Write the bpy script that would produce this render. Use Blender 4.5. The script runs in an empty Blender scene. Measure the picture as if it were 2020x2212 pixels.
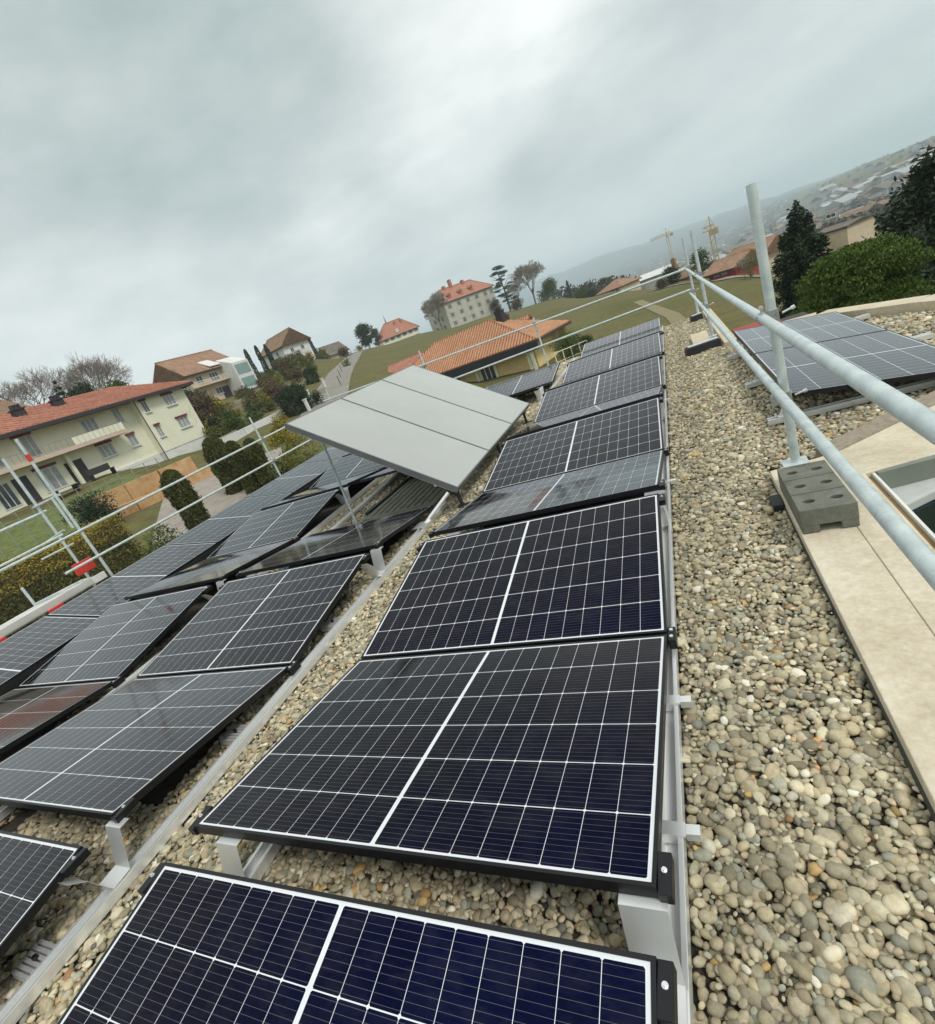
import bpy, bmesh, math, random
import numpy as np
from mathutils import Vector, Matrix, Euler
PI = math.pi
random.seed(7); RNG = np.random.default_rng(11)
scene = bpy.context.scene
COL = scene.collection

# ------------------------------------------------------------------ camera
CX, CY, CZ = 0.302553743, -0.661602432, 1.574506172
YAW, PIT, ROL = 0.487259278, -0.327702491, -0.390283502
def cam_axes():
    f = Vector((-math.sin(YAW)*math.cos(PIT), math.cos(YAW)*math.cos(PIT), math.sin(PIT)))
    r = f.cross(Vector((0, 0, 1))).normalized(); u = r.cross(f)
    return (r*math.cos(ROL)+u*math.sin(ROL), -r*math.sin(ROL)+u*math.cos(ROL), f)
R_, U_, F_ = cam_axes()
cd = bpy.data.cameras.new('camera'); cam = bpy.data.objects.new('camera', cd); COL.objects.link(cam)
cd.sensor_fit = 'HORIZONTAL'; cd.sensor_width = 36; cd.lens = 36*1071.4185/2020
cd.clip_start = 0.05; cd.clip_end = 30000
m = Matrix.Identity(4)
for i in range(3):
    m[i][0] = R_[i]; m[i][1] = U_[i]; m[i][2] = -F_[i]
m[0][3], m[1][3], m[2][3] = CX, CY, CZ
cam.matrix_world = m
scene.camera = cam

# ------------------------------------------------------------------ world, sun, exposure
SUN_EL, SUN_AZ = math.radians(52), math.radians(115)     # veiled sun, compass angle from +Y towards +X
w = bpy.data.worlds.new('World'); scene.world = w; w.use_nodes = True
def build_world():
    nt = w.node_tree; nt.nodes.clear(); N = nt.nodes.new; Lk = nt.links.new
    out = N('ShaderNodeOutputWorld'); mix = N('ShaderNodeMixShader'); mix.inputs[0].default_value = 0.92
    sky = N('ShaderNodeTexSky'); sky.sky_type = 'NISHITA'; sky.sun_disc = False
    sky.sun_elevation = SUN_EL; sky.sun_rotation = SUN_AZ
    b1 = N('ShaderNodeBackground'); b1.inputs['Strength'].default_value = 0.1; Lk(sky.outputs[0], b1.inputs[0])
    b2 = N('ShaderNodeBackground'); b2.inputs['Strength'].default_value = 1.0
    tc = N('ShaderNodeTexCoord')
    def math_(op, a, b=None, c=None):
        n = N('ShaderNodeMath'); n.operation = op
        for i, v in enumerate((a, b, c)):
            if v is None: continue
            if isinstance(v, (int, float)): n.inputs[i].default_value = v
            else: Lk(v, n.inputs[i])
        return n.outputs[0]
    def dot(vec):
        n = N('ShaderNodeVectorMath'); n.operation = 'DOT_PRODUCT'; Lk(tc.outputs['Generated'], n.inputs[0]); n.inputs[1].default_value = vec
        return n.outputs['Value']
    def warp_noise(scale, det, stretch, rough=0.5, off=(0, 0, 0)):
        mp = N('ShaderNodeMapping'); mp.inputs['Scale'].default_value = stretch; mp.inputs['Location'].default_value = off
        mp.inputs['Rotation'].default_value = (0.35, 0.2, 0.45)
        Lk(tc.outputs['Generated'], mp.inputs[0])
        n = N('ShaderNodeTexNoise'); n.inputs['Scale'].default_value = scale; n.inputs['Detail'].default_value = det; n.inputs['Roughness'].default_value = rough
        Lk(mp.outputs[0], n.inputs['Vector']); return n.outputs['Fac']
    def blob(d, wd, amp):
        d = Vector(d).normalized()
        dd = math_('SUBTRACT', 1.0, dot(tuple(d)))          # ~ angle^2 / 2
        e = math_('MULTIPLY', dd, -2.0/(wd*wd)); e = math_('EXPONENT', e)
        return math_('MULTIPLY', e, amp)
    n1 = warp_noise(2.6, 7, (1, 1, 2.3), .55); n2 = warp_noise(6.5, 7, (1, 1.2, 2.4), 0.55, (3, 1, 2))
    v = math_('MULTIPLY_ADD', math_('SUBTRACT', n1, 0.5), 0.52, 0.645)
    v = math_('MULTIPLY_ADD', math_('SUBTRACT', n2, 0.5), 0.30, v)
    # bank of brighter cloud across the sky and the darker decks beside it
    nrm = Vector((-0.177, -0.381, 0.908)).normalized()
    band = math_('ABSOLUTE', math_('ADD', dot(tuple(nrm)), math_('MULTIPLY', math_('SUBTRACT', n2, 0.5), 0.10)))
    band = math_('EXPONENT', math_('MULTIPLY', math_('MULTIPLY', band, band), -1/(0.085**2)))
    v = math_('MULTIPLY_ADD', math_('MULTIPLY', band, math_('ADD', math_('MULTIPLY', n1, 1.6), -0.25)), 0.18, v)
    for d, wd, amp in (((-0.62, 0.655, 0.48), .26, -.17), ((-0.44, 0.80, 0.40), .17, -.15), ((-0.268, 0.915, 0.301), .11, .17), ((-0.481, 0.838, 0.258), .08, .15),
                       ((-0.088, 0.924, 0.371), .11, .12), ((-0.80, 0.58, 0.17), .16, .16), ((-0.60, 0.78, 0.15), .12, .08), ((0.195, 0.972, 0.15), .22, -.05), ((-0.80, 0.50, 0.38), .16, -.07), ((-0.08, 0.97, 0.21), .07, .04),
                       ((-0.17, 0.94, 0.21), .08, -.05), ((0, 0, 1), .8, .30)):
        v = math_('ADD', v, blob(d, wd, amp))
    dz = dot((0, 0, 1)); hz = math_('EXPONENT', math_('MULTIPLY', math_('MULTIPLY', dz, dz), -1/(0.10**2))); v = math_('MULTIPLY_ADD', hz, 0.20, v)
    ramp = N('ShaderNodeValToRGB'); Lk(v, ramp.inputs[0])
    els = ramp.color_ramp.elements
    els[0].position = 0.25; els[0].color = (.28, .345, .34, 1)
    els[1].position = 1.0; els[1].color = (.95, .97, .95, 1)
    for p, c in ((.45, (.385, .462, .45, 1)), (.60, (.535, .585, .575, 1)), (.75, (.69, .735, .715, 1))):
        e = els.new(p); e.color = c
    Lk(ramp.outputs[0], b2.inputs[0]); Lk(b1.outputs[0], mix.inputs[1]); Lk(b2.outputs[0], mix.inputs[2]); Lk(mix.outputs[0], out.inputs[0])
build_world()
sl = bpy.data.lights.new('sun', 'SUN'); sun = bpy.data.objects.new('sun', sl); COL.objects.link(sun)
sl.energy = 1.5; sl.angle = math.radians(14); sl.color = (1, .965, .90)
sd = Vector((math.sin(SUN_AZ)*math.cos(SUN_EL), math.cos(SUN_AZ)*math.cos(SUN_EL), math.sin(SUN_EL)))
sun.rotation_euler = sd.to_track_quat('Z', 'Y').to_euler()
scene.view_settings.view_transform = 'Standard'; scene.view_settings.look = 'None'
scene.view_settings.exposure = 0.30; scene.view_settings.gamma = 1.0
scene.cycles.max_bounces = 6; scene.cycles.diffuse_bounces = 3; scene.cycles.glossy_bounces = 3; scene.cycles.volume_bounces = 3
scene.cycles.use_denoising = True

# ------------------------------------------------------------------ helpers
def pos(az, d, z=None, el=None):
    a = math.radians(az); x = CX+d*math.sin(a); y = CY+d*math.cos(a)
    if z is None: z = CZ+d*math.tan(math.radians(el))
    return Vector((x, y, z))

class MB:
    def __init__(s): s.v = []; s.f = []; s.mi = []; s.M = None; s.cur = 0
    def add(s, vs, fs):
        b = len(s.v)
        if s.M is not None: vs = [tuple(s.M @ Vector(q)) for q in vs]
        s.v += [tuple(q) for q in vs]; s.f += [tuple(i+b for i in f) for f in fs]; s.mi += [s.cur]*len(fs)
        return s
    def box(s, x0, x1, y0, y1, z0, z1):
        vs = [(x0,y0,z0),(x1,y0,z0),(x1,y1,z0),(x0,y1,z0),(x0,y0,z1),(x1,y0,z1),(x1,y1,z1),(x0,y1,z1)]
        return s.add(vs, [(0,3,2,1),(4,5,6,7),(0,1,5,4),(1,2,6,5),(2,3,7,6),(3,0,4,7)])
    def quad(s, a, b, c, d): return s.add([a,b,c,d], [(0,1,2,3)])
    def tube(s, a, b, r, r2=None, n=10, caps=True):
        a = Vector(a); b = Vector(b); r2 = r if r2 is None else r2
        t = (b-a).normalized(); u = t.orthogonal().normalized(); w_ = t.cross(u)
        vs = []
        for p, rr in ((a, r), (b, r2)):
            for i in range(n):
                c = 2*PI*i/n; vs.append(tuple(p+u*math.cos(c)*rr+w_*math.sin(c)*rr))
        fs = [(i, (i+1) % n, n+(i+1) % n, n+i) for i in range(n)]
        if caps: fs += [tuple(range(n-1, -1, -1)), tuple(range(n, 2*n))]
        return s.add(vs, fs)
    def pipe(s, a, b, r, wall=.004, n=18):       # hollow open tube
        a = Vector(a); b = Vector(b); t = (b-a).normalized(); u = t.orthogonal().normalized(); w_ = t.cross(u); vs = []
        for p, rr in ((a, r), (b, r), (b, r-wall), (a, r-wall)):
            for i in range(n):
                c = 2*PI*i/n; vs.append(tuple(p+u*math.cos(c)*rr+w_*math.sin(c)*rr))
        fs = []
        for k in range(4):
            for i in range(n): fs.append((k*n+i, k*n+(i+1) % n, ((k+1) % 4)*n+(i+1) % n, ((k+1) % 4)*n+i))
        return s.add(vs, fs)
    def prism(s, poly, z0, z1):
        n = len(poly); vs = [(x, y, z0) for x, y in poly]+[(x, y, z1) for x, y in poly]
        return s.add(vs, [tuple(range(n-1, -1, -1)), tuple(range(n, 2*n))]+[(i, (i+1) % n, n+(i+1) % n, n+i) for i in range(n)])
    def extrude(s, prof, a, b, up=(0, 0, 1)):    # closed profile (side, up) swept from a to b
        a = Vector(a); b = Vector(b); t = (b-a).normalized(); side = t.cross(Vector(up)).normalized(); upv = side.cross(t)
        n = len(prof); vs = [tuple(p+side*q[0]+upv*q[1]) for p in (a, b) for q in prof]
        return s.add(vs, [tuple(range(n)), tuple(range(2*n-1, n-1, -1))]+[(i, n+i, n+(i+1) % n, (i+1) % n) for i in range(n)])
    def build(s, name, mats, parent=None, smooth=False, bevel=0, label=None):
        me = bpy.data.meshes.new(name); me.from_pydata(s.v, [], s.f)
        mats = mats if isinstance(mats, (list, tuple)) else [mats]
        for q in mats: me.materials.append(q)
        if len(mats) > 1: me.polygons.foreach_set('material_index', s.mi)
        me.update()
        if smooth:
            me.polygons.foreach_set('use_smooth', [True]*len(me.polygons))
            try: me.set_sharp_from_angle(angle=math.radians(40))
            except Exception: pass
        o = bpy.data.objects.new(name, me); COL.objects.link(o)
        if parent is not None: o.parent = parent
        if bevel:
            bm = o.modifiers.new('bevel', 'BEVEL'); bm.width = bevel; bm.segments = 2; bm.limit_method = 'ANGLE'; bm.angle_limit = math.radians(50)
        if label: o['label'] = label
        return o

def np_mesh(name, V, Fc, mat, parent=None, smooth=True, quads=False):
    me = bpy.data.meshes.new(name); k = 4 if quads else 3
    me.vertices.add(len(V)); me.vertices.foreach_set('co', np.asarray(V, dtype=np.float32).ravel())
    me.loops.add(len(Fc)*k); me.loops.foreach_set('vertex_index', np.asarray(Fc, dtype=np.int32).ravel())
    me.polygons.add(len(Fc)); me.polygons.foreach_set('loop_start', np.arange(0, len(Fc)*k, k, dtype=np.int32))
    try: me.polygons.foreach_set('loop_total', np.full(len(Fc), k, dtype=np.int32))
    except Exception: pass
    me.polygons.foreach_set('use_smooth', np.full(len(Fc), smooth))
    me.update(calc_edges=True); me.validate()
    me.materials.append(mat)
    o = bpy.data.objects.new(name, me); COL.objects.link(o)
    if parent is not None: o.parent = parent
    return o

def tag(o, label=None, cat=None, group=None, kind=None):
    if label: o['label'] = label
    if cat: o['category'] = cat
    if group: o['group'] = group
    if kind: o['kind'] = kind
    return o
def thing(name, label, cat, loc=(0, 0, 0), rotz=0, group=None):
    o = bpy.data.objects.new(name, None); COL.objects.link(o); o.location = loc; o.rotation_euler = (0, 0, rotz)
    o.empty_display_size = 0.2
    return tag(o, label, cat, group)
def dup(root, loc=None, rot=None, label=None):
    r = root.copy(); COL.objects.link(r)
    if loc is not None: r.location = loc
    if rot is not None: r.rotation_euler = rot
    if label: r['label'] = label
    for ch in list(root.children):
        c = ch.copy(); COL.objects.link(c); c.parent = r
        for g in list(ch.children):
            d = g.copy(); COL.objects.link(d); d.parent = c
    return r

# ------------------------------------------------------------------ materials
class NT:
    def __init__(s, name, rough=0.7, metal=0.0, spec=0.5):
        s.m = bpy.data.materials.new(name); s.m.use_nodes = True; s.nt = s.m.node_tree
        s.b = s.nt.nodes['Principled BSDF']; s.b.inputs['Roughness'].default_value = rough; s.b.inputs['Metallic'].default_value = metal
        s.b.inputs['Specular IOR Level'].default_value = spec
        s.tc = s.nt.nodes.new('ShaderNodeTexCoord')
    def n(s, t): return s.nt.nodes.new(t)
    def lk(s, a, b): s.nt.links.new(a, b)
    def val(s, op, a, b=None, c=None, clamp=False):
        n = s.n('ShaderNodeMath'); n.operation = op; n.use_clamp = clamp
        for i, v in enumerate((a, b, c)):
            if v is None: continue
            if isinstance(v, (int, float)): n.inputs[i].default_value = v
            else: s.lk(v, n.inputs[i])
        return n.outputs[0]
    def noise(s, scale, detail=3, rough=.5, coord='Object', stretch=None, dist=0):
        n = s.n('ShaderNodeTexNoise'); n.inputs['Scale'].default_value = scale; n.inputs['Detail'].default_value = detail; n.inputs['Roughness'].default_value = rough; n.inputs['Distortion'].default_value = dist
        src = s.tc.outputs[coord]
        if stretch:
            mp = s.n('ShaderNodeMapping'); mp.inputs['Scale'].default_value = stretch; s.lk(src, mp.inputs[0]); src = mp.outputs[0]
        s.lk(src, n.inputs['Vector']); return n.outputs['Fac']
    def ramp(s, fac, stops, interp='LINEAR'):
        r = s.n('ShaderNodeValToRGB'); s.lk(fac, r.inputs[0]); r.color_ramp.interpolation = interp; e = r.color_ramp.elements
        while len(e) > len(stops): e.remove(e[-1])
        while len(e) < len(stops): e.new(1.0)
        for i, (p, c) in enumerate(stops): e[i].position = p; e[i].color = (*c, 1) if len(c) == 3 else c
        return r.outputs[0]
    def mix(s, fac, a, b, mode='MIX'):
        n = s.n('ShaderNodeMix'); n.data_type = 'RGBA'; n.blend_type = mode
        for i, v in ((0, fac), (6, a), (7, b)):
            if isinstance(v, (int, float)): n.inputs[i].default_value = v
            elif isinstance(v, tuple): n.inputs[i].default_value = (*v, 1)
            else: s.lk(v, n.inputs[i])
        return n.outputs[2]
    def color(s, c):
        if isinstance(c, tuple): s.b.inputs['Base Color'].default_value = (*c, 1)
        else: s.lk(c, s.b.inputs['Base Color'])
    def bump(s, h, strength=.3, dist=.01):
        n = s.n('ShaderNodeBump'); n.inputs['Strength'].default_value = strength; n.inputs['Distance'].default_value = dist; s.lk(h, n.inputs['Height']); s.lk(n.outputs[0], s.b.inputs['Normal'])
    def island(s):
        g = s.n('ShaderNodeNewGeometry'); return g.outputs['Random Per Island']
def simple(name, c, rough=.7, metal=0., var=.12, scale=6, bump=0, spec=.5, coord='Object', stretch=None):
    t = NT(name, rough, metal, spec); nz = t.noise(scale, 4, .55, coord, stretch)
    lo = tuple(q*(1-var) for q in c); hi = tuple(min(1, q*(1+var)) for q in c)
    t.color(t.ramp(nz, [(.3, lo), (.7, hi)]))
    if bump: t.bump(nz, bump, .02)
    return t.m

def mat_cells():
    t = NT('solar_glass', .07, 0, .5); t.b.inputs['IOR'].default_value = 1.5
    sp = t.n('ShaderNodeSeparateXYZ'); t.lk(t.tc.outputs['Object'], sp.inputs[0]); X, Y = sp.outputs[0], sp.outputs[1]
    pv = 0.1826; pu = 0.0925
    ax = t.val('SUBTRACT', t.val('ABSOLUTE', X), 0.0075)                    # 15 mm strip in the middle
    cu = t.val('DIVIDE', ax, pu); fu = t.val('FRACT', cu)
    du = t.val('MULTIPLY', t.val('SUBTRACT', .5, t.val('ABSOLUTE', t.val('SUBTRACT', fu, .5))), pu)
    vy = t.val('ADD', Y, pv*3); cv = t.val('DIVIDE', vy, pv); fv = t.val('FRACT', cv)
    dv = t.val('MULTIPLY', t.val('SUBTRACT', .5, t.val('ABSOLUTE', t.val('SUBTRACT', fv, .5))), pv)
    lu = t.val('LESS_THAN', du, .0008); lv = t.val('LESS_THAN', dv, .00155)
    dia = t.val('LESS_THAN', t.val('ADD', du, dv), .0065)
    edge_u = t.val('GREATER_THAN', ax, pu*9-.001); mid = t.val('LESS_THAN', ax, .001)
    edge_v = t.val('GREATER_THAN', t.val('ABSOLUTE', Y), pv*3-.001)
    white = lu
    for q in (lv, dia, edge_u, mid, edge_v): white = t.val('MAXIMUM', white, q)
    # busbars: ten fine wires along the long side in every cell
    fb = t.val('FRACT', t.val('MULTIPLY', fv, 10.0)); db = t.val('ABSOLUTE', t.val('SUBTRACT', fb, .5))
    bus = t.val('LESS_THAN', db, .026)
    wn = t.n('ShaderNodeTexWhiteNoise'); wn.noise_dimensions = '3D'
    cb = t.n('ShaderNodeCombineXYZ'); t.lk(t.val('FLOOR', t.val('MULTIPLY', t.val('SIGN', X), t.val('ADD', cu, 1))), cb.inputs[0]); t.lk(t.val('FLOOR', cv), cb.inputs[1])
    oi = t.n('ShaderNodeObjectInfo'); t.lk(oi.outputs['Random'], cb.inputs[2]); t.lk(cb.outputs[0], wn.inputs['Vector'])
    lw0 = t.n('ShaderNodeLayerWeight'); lw0.inputs['Blend'].default_value = .5
    cell = t.mix(wn.outputs['Value'], (.0016, .0022, .013), (.0030, .0030, .014))
    # thin-film coating: blue seen steeply, brownish black at an angle
    cell = t.mix(t.ramp(lw0.outputs['Facing'], [(.18, (0,)*3), (.50, (1,)*3)]), t.mix(wn.outputs['Value'], (.0012, .0034, .026), (.0016, .0024, .019)), t.mix(wn.outputs['Value'], (.0040, .0034, .0055), (.0056, .0044, .0062)))
    cell = t.mix(bus, cell, (.095, .095, .115))
    film = t.noise(7, 6, .7, stretch=(1, 2.2, 1)); cell = t.mix(t.ramp(film, [(.45, (0,)*3), (.8, (.035,)*3)]), cell, (.42, .40, .36))
    t.color(t.mix(white, cell, (.74, .76, .78)))
    # dust film makes the reflection a little soft in patches
    dn = t.noise(3.0, 4, .6); 
    # anti-reflective glass: hardly any mirror image seen steeply, a strong soft one at a glancing view
    t.b.inputs['Specular IOR Level'].default_value = 0; t.b.inputs['Roughness'].default_value = .5
    lw = t.n('ShaderNodeLayerWeight'); lw.inputs['Blend'].default_value = .5
    fac = t.val('MULTIPLY_ADD', t.val('POWER', lw.outputs['Facing'], 4.5), 1.12, .004, True)
    gl = t.n('ShaderNodeBsdfAnisotropic'); t.lk(t.ramp(dn, [(.3, (.055,)*3), (.8, (.12,)*3)]), gl.inputs['Roughness']); gl.inputs['Color'].default_value = (.93, .94, .97, 1)
    mx = t.n('ShaderNodeMixShader'); t.lk(fac, mx.inputs[0]); t.lk(t.b.outputs[0], mx.inputs[1]); t.lk(gl.outputs[0], mx.inputs[2])
    out = [q for q in t.nt.nodes if q.type == 'OUTPUT_MATERIAL'][0]; t.lk(mx.outputs[0], out.inputs['Surface'])
    return t.m

def mat_gravel():
    t = NT('pebbles', .62, 0, .35); r = t.island()
    base = t.ramp(r, [(0, (.34, .31, .235)), (.14, (.47, .41, .30)), (.26, (.38, .37, .29)), (.37, (.60, .54, .42)), (.48, (.25, .23, .17)), (.58, (.44, .41, .32)),
                      (.68, (.43, .37, .27)), (.77, (.29, .31, .27)), (.84, (.36, .30, .23)), (.90, (.70, .67, .58)), (.945, (.17, .17, .155)), (.982, (.48, .33, .16)), (.9955, (.48, .24, .13))], 'CONSTANT')
    r2 = t.val('FRACT', t.val('MULTIPLY', r, 37.7))
    base = t.mix(t.val('MULTIPLY', r2, .40), base, (.46, .42, .33))
    r3 = t.val('FRACT', t.val('MULTIPLY', r, 91.3)); base = t.mix(1.0, base, t.ramp(r3, [(0, (.62,)*3), (1, (1.28,)*3)]), 'MULTIPLY')
    nz = t.noise(60, 4, .6); base = t.mix(.6, base, t.ramp(nz, [(.3, (.35, .34, .30)), (.7, (.75, .72, .66))]), 'OVERLAY')
    hs = t.n('ShaderNodeHueSaturation'); hs.inputs['Saturation'].default_value = 1.14; hs.inputs['Value'].default_value = 1.06; t.lk(base, hs.inputs['Color'])
    t.color(t.mix(.03, hs.outputs[0], (.46, .38, .26))); t.bump(t.noise(220, 3), .3, .001)
    return t.m
M = {}
M['cells'] = mat_cells()
M['pebbles'] = mat_gravel()
M['frame'] = simple('black_anodised', (.018, .018, .02), .38, .5, .1)
M['backsheet'] = simple('black_backsheet', (.02, .02, .022), .6)
M['alu'] = simple('aluminium', (.88, .89, .88), .30, .55, .03, 5)
M['alu_dull'] = simple('mill_aluminium', (.80, .81, .80), .33, .55, .05, 7)
M['washer'] = simple('steel_washer', (.8, .8, .8), .3, .7, .05)
def mat_galv():
    t = NT('galvanised_steel', .42, .35, .5)
    a = t.noise(14, 5, .65); b = t.noise(90, 3, .6)
    c = t.ramp(a, [(.3, (.50, .565, .56)), (.55, (.63, .70, .69)), (.75, (.74, .79, .775))])
    c = t.mix(t.ramp(b, [(.60, (0,)*3), (.72, (.5,)*3)]), c, (.30, .31, .29)); t.color(c)
    t.lk(t.ramp(a, [(.3, (.34,)*3), (.7, (.58,)*3)]), t.b.inputs['Roughness']); t.bump(b, .12, .002)
    return t.m
M['galv'] = mat_galv()
M['galv_dark'] = simple('coupler_steel', (.36, .37, .36), .45, .6, .3, 60)
M['black_plastic'] = simple('black_rubber', (.022, .022, .024), .6, 0, .2)
M['roofbase'] = simple('roof_protection_mat', (.05, .044, .034), .95, 0, .4, 30, .5)
def mat_concrete(name, a, b, c, scale=8, bump=.4, rough=.9, stretch=None):
    t = NT(name, rough, 0, .25); n1 = t.noise(scale, 6, .65, stretch=stretch); n2 = t.noise(scale*14, 3, .6)
    col = t.ramp(n1, [(.28, a), (.5, b), (.72, c)]); col = t.mix(.35, col, t.ramp(n2, [(.3, (.3,)*3), (.7, (.7,)*3)]), 'OVERLAY')
    n4 = t.noise(scale*.45, 5, .75); col = t.mix(t.ramp(n4, [(.52, (0,)*3), (.72, (.55,)*3)]), col, tuple(q*.72 for q in a)); t.color(col); t.bump(n2, bump, .004); return t.m
M['coping'] = mat_concrete('coping_stone', (.52, .45, .32), (.64, .565, .43), (.73, .68, .545), 3.2, .35)
M['coping2'] = mat_concrete('fascia_render', (.52, .44, .31), (.60, .52, .38), (.66, .60, .46), 3)
M['ballast'] = mat_concrete('ballast_concrete', (.115, .12, .095), (.17, .175, .145), (.235, .24, .20), 7, .6)
M['mosspad'] = mat_concrete('mossy_concrete', (.10, .11, .07), (.20, .20, .15), (.27, .27, .21), 9, .6, stretch=(1, 4, 1))
M['white_frame'] = simple('white_powdercoat', (.74, .74, .70), .4)
M['darkglass'] = simple('dark_glass', (.012, .03, .032), .08, 0, .2)
M['grey_wall'] = simple('grey_render', (.20, .22, .185), .85)
M['pale_band'] = simple('pale_fascia', (.50, .52, .50), .7)
M['wood'] = mat_concrete('timber_fascia', (.20, .12, .06), (.34, .23, .12), (.42, .32, .18), 3, .3, .7, (1, 1, 6))
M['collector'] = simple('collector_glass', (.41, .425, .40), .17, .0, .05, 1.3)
M['collector_frame'] = simple('collector_frame', (.16, .165, .165), .45, .3)
M['red'] = simple('signal_red_plastic', (.62, .045, .03), .5)
M['redmetal'] = simple('oxide_red_sheet', (.32, .045, .035), .6)

# ------------------------------------------------------------------ terrain
DD = [0, 12, 25, 38, 42, 57, 75, 95, 130, 160, 240, 310, 450, 700, 1100, 1600, 2300, 3200, 4200, 5200, 6500]
TB = {
 -80: [-6.5,-6,-3.2,-1.6,-1.2,2.2,3.0,4.6,7.5,9.5,13,15,14,12,10,8,5,0,0,0,0],
 -68: [-6.5,-6,-3.2,-1.5,-1.1,2.2,3.0,4.8,8.0,10,13,15,14,12,10,8,5,0,0,0,0],
 -60: [-6.5,-5.8,-2.6,-1.2,-0.9,1.9,2.6,5.2,9.0,11,15,16,15,12,10,8,5,0,0,0,0],
 -54: [-6.5,-5.8,-2.3,-1.1,-0.9,0.4,2.2,5.4,9.6,11.5,15,16,15,12,10,8,5,0,0,0,0],
 -50: [-6.5,-5.8,-2.2,-1.3,-1.1,-.5,1.6,5.0,9.2,11.5,15,16,15,12,10,8,5,0,0,0,0],
 -45: [-6.5,-5.9,-2.6,-1.3,-0.9,0.2,1.7,4.3,8.3,11.5,15,16,15,12,10,8,5,0,0,0,0],
 -40: [-6.5,-6.0,-3.4,-1.6,-1.2,-.1,1.2,3.2,8.0,12.6,15,16,15,12,10,8,5,0,0,0,0],
 -33: [-6.5,-6.1,-4.6,-3.0,-2.6,-1.0,0.6,2.2,4.8,7.4,11,12,12,11,10,8,5,0,0,10,30],
 -27: [-6.5,-6.2,-5.2,-4.4,-4.0,-3.0,-1.4,0.2,2.6,4.6,8.0,10.4,11,10,9,8,5,0,0,30,90],
 -20: [-6.5,-6.3,-5.6,-5.0,-4.9,-4.4,-3.2,-1.8,0.4,2.0,4.2,5.2,3,0,-6,-14,-20,-20,0,60,170],
 -12: [-6.5,-6.4,-5.8,-5.2,-5.1,-4.7,-3.8,-2.8,-1.3,-.6,0.6,0.2,-6,-16,-28,-36,-42,-40,0,90,212],
  -6: [-6.5,-6.5,-5.9,-5.4,-5.3,-5.0,-4.5,-3.9,-3.0,-3.4,-6,-9,-16,-30,-42,-50,-54,-40,0,90,190],
   0: [-6.5,-6.6,-6.0,-5.6,-5.5,-5.2,-4.9,-4.7,-5.6,-9,-15,-20,-28,-42,-52,-58,-60,-40,0,70,140],
   5: [-6.5,-6.7,-6.2,-5.9,-5.8,-5.6,-5.5,-5.9,-8,-12,-18,-23,-30,-42,-52,-56,-58,-40,0,60,116],
  10: [-6.5,-6.8,-6.6,-6.5,-6.5,-6.6,-6.8,-8,-11,-14,-19,-23,-30,-38,-42,-40,-28,0,15,40,60],
  15: [-6.5,-6.9,-6.9,-6.9,-6.9,-7.0,-7.4,-9,-12,-15,-20,-24,-30,-36,-28,-12,4,9,12,15,20],
  20: [-6.5,-7,-7,-7,-7,-7.2,-8,-9,-12,-15,-20,-24,-30,-34,-20,-6,3,6,8,8,8],
  40: [-6.5,-7,-7,-7,-7,-7.2,-8,-9,-12,-15,-20,-24,-30,-30,-12,6,14,20,24,20,8],
}
AZ = sorted(TB); TBL = np.array([TB[a] for a in AZ], dtype=float)
def terrain(az, d):
    az = (az+180) % 360-180
    if az < AZ[0]: a = AZ[0]
    elif az > AZ[-1]: a = AZ[-1]
    else: a = az
    i = min(max(int(np.searchsorted(AZ, a))-1, 0), len(AZ)-2); t = (a-AZ[i])/(AZ[i+1]-AZ[i]); t = t*t*(3-2*t)
    r0 = np.interp(d, DD, TBL[i]); r1 = np.interp(d, DD, TBL[i+1])
    z = r0*(1-t)+r1*t
    if az < AZ[0] or az > AZ[-1]:
        k = min(1, min(abs(az-AZ[0]), abs(az-AZ[-1]), 999)/60.)
        z = z*(1-k)+k*(-6.5 if d < 60 else -6.5-(min(d, 600)-60)*.02)
    return float(z)
def ground_at(x, y):
    dx, dy = x-CX, y-CY; return terrain(math.degrees(math.atan2(dx, dy)), math.hypot(dx, dy))

def mat_ground():
    t = NT('winter_meadow', .95, 0, .1)
    n1 = t.noise(.06, 5, .6); n2 = t.noise(1.6, 5, .7); n3 = t.noise(.6, 3, .5, stretch=(.12, 2.2, 1))
    c = t.ramp(n1, [(.32, (.092, .112, .036)), (.5, (.135, .142, .05)), (.68, (.155, .128, .06))])
    c = t.mix(t.ramp(n3, [(.42, (0,)*3), (.58, (.8,)*3)]), c, (.135, .098, .058))
    c = t.mix(.75, c, t.ramp(n2, [(.25, (.30, .30, .28)), (.75, (.68, .70, .62))]), 'OVERLAY')
    t.color(c); t.bump(n2, .5, .1); return t.m
def mat_valley():
    t = NT('valley_patchwork', .95, 0, .1)
    v = t.n('ShaderNodeTexVoronoi'); v.inputs['Scale'].default_value = .012; v.feature = 'F1'
    mp = t.n('ShaderNodeMapping'); mp.inputs['Scale'].default_value = (1, .55, 0); mp.inputs['Rotation'].default_value = (0, 0, .5); t.lk(t.tc.outputs['Object'], mp.inputs[0]); t.lk(mp.outputs[0], v.inputs['Vector'])
    sp = t.n('ShaderNodeSeparateColor'); t.lk(v.outputs['Color'], sp.inputs[0])
    c = t.ramp(sp.outputs[0], [(0, (.09, .10, .05)), (.2, (.12, .10, .075)), (.4, (.075, .065, .055)), (.6, (.14, .13, .07)), (.8, (.10, .085, .065)), (1, (.17, .155, .11))], 'CONSTANT')
    n = t.noise(.02, 6, .7); c = t.mix(t.ramp(n, [(.5, (0,)*3), (.56, (.85,)*3)]), c, (.045, .042, .035))
    t.color(c); return t.m
M['ground'] = mat_ground(); M['valley'] = mat_valley()
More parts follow.
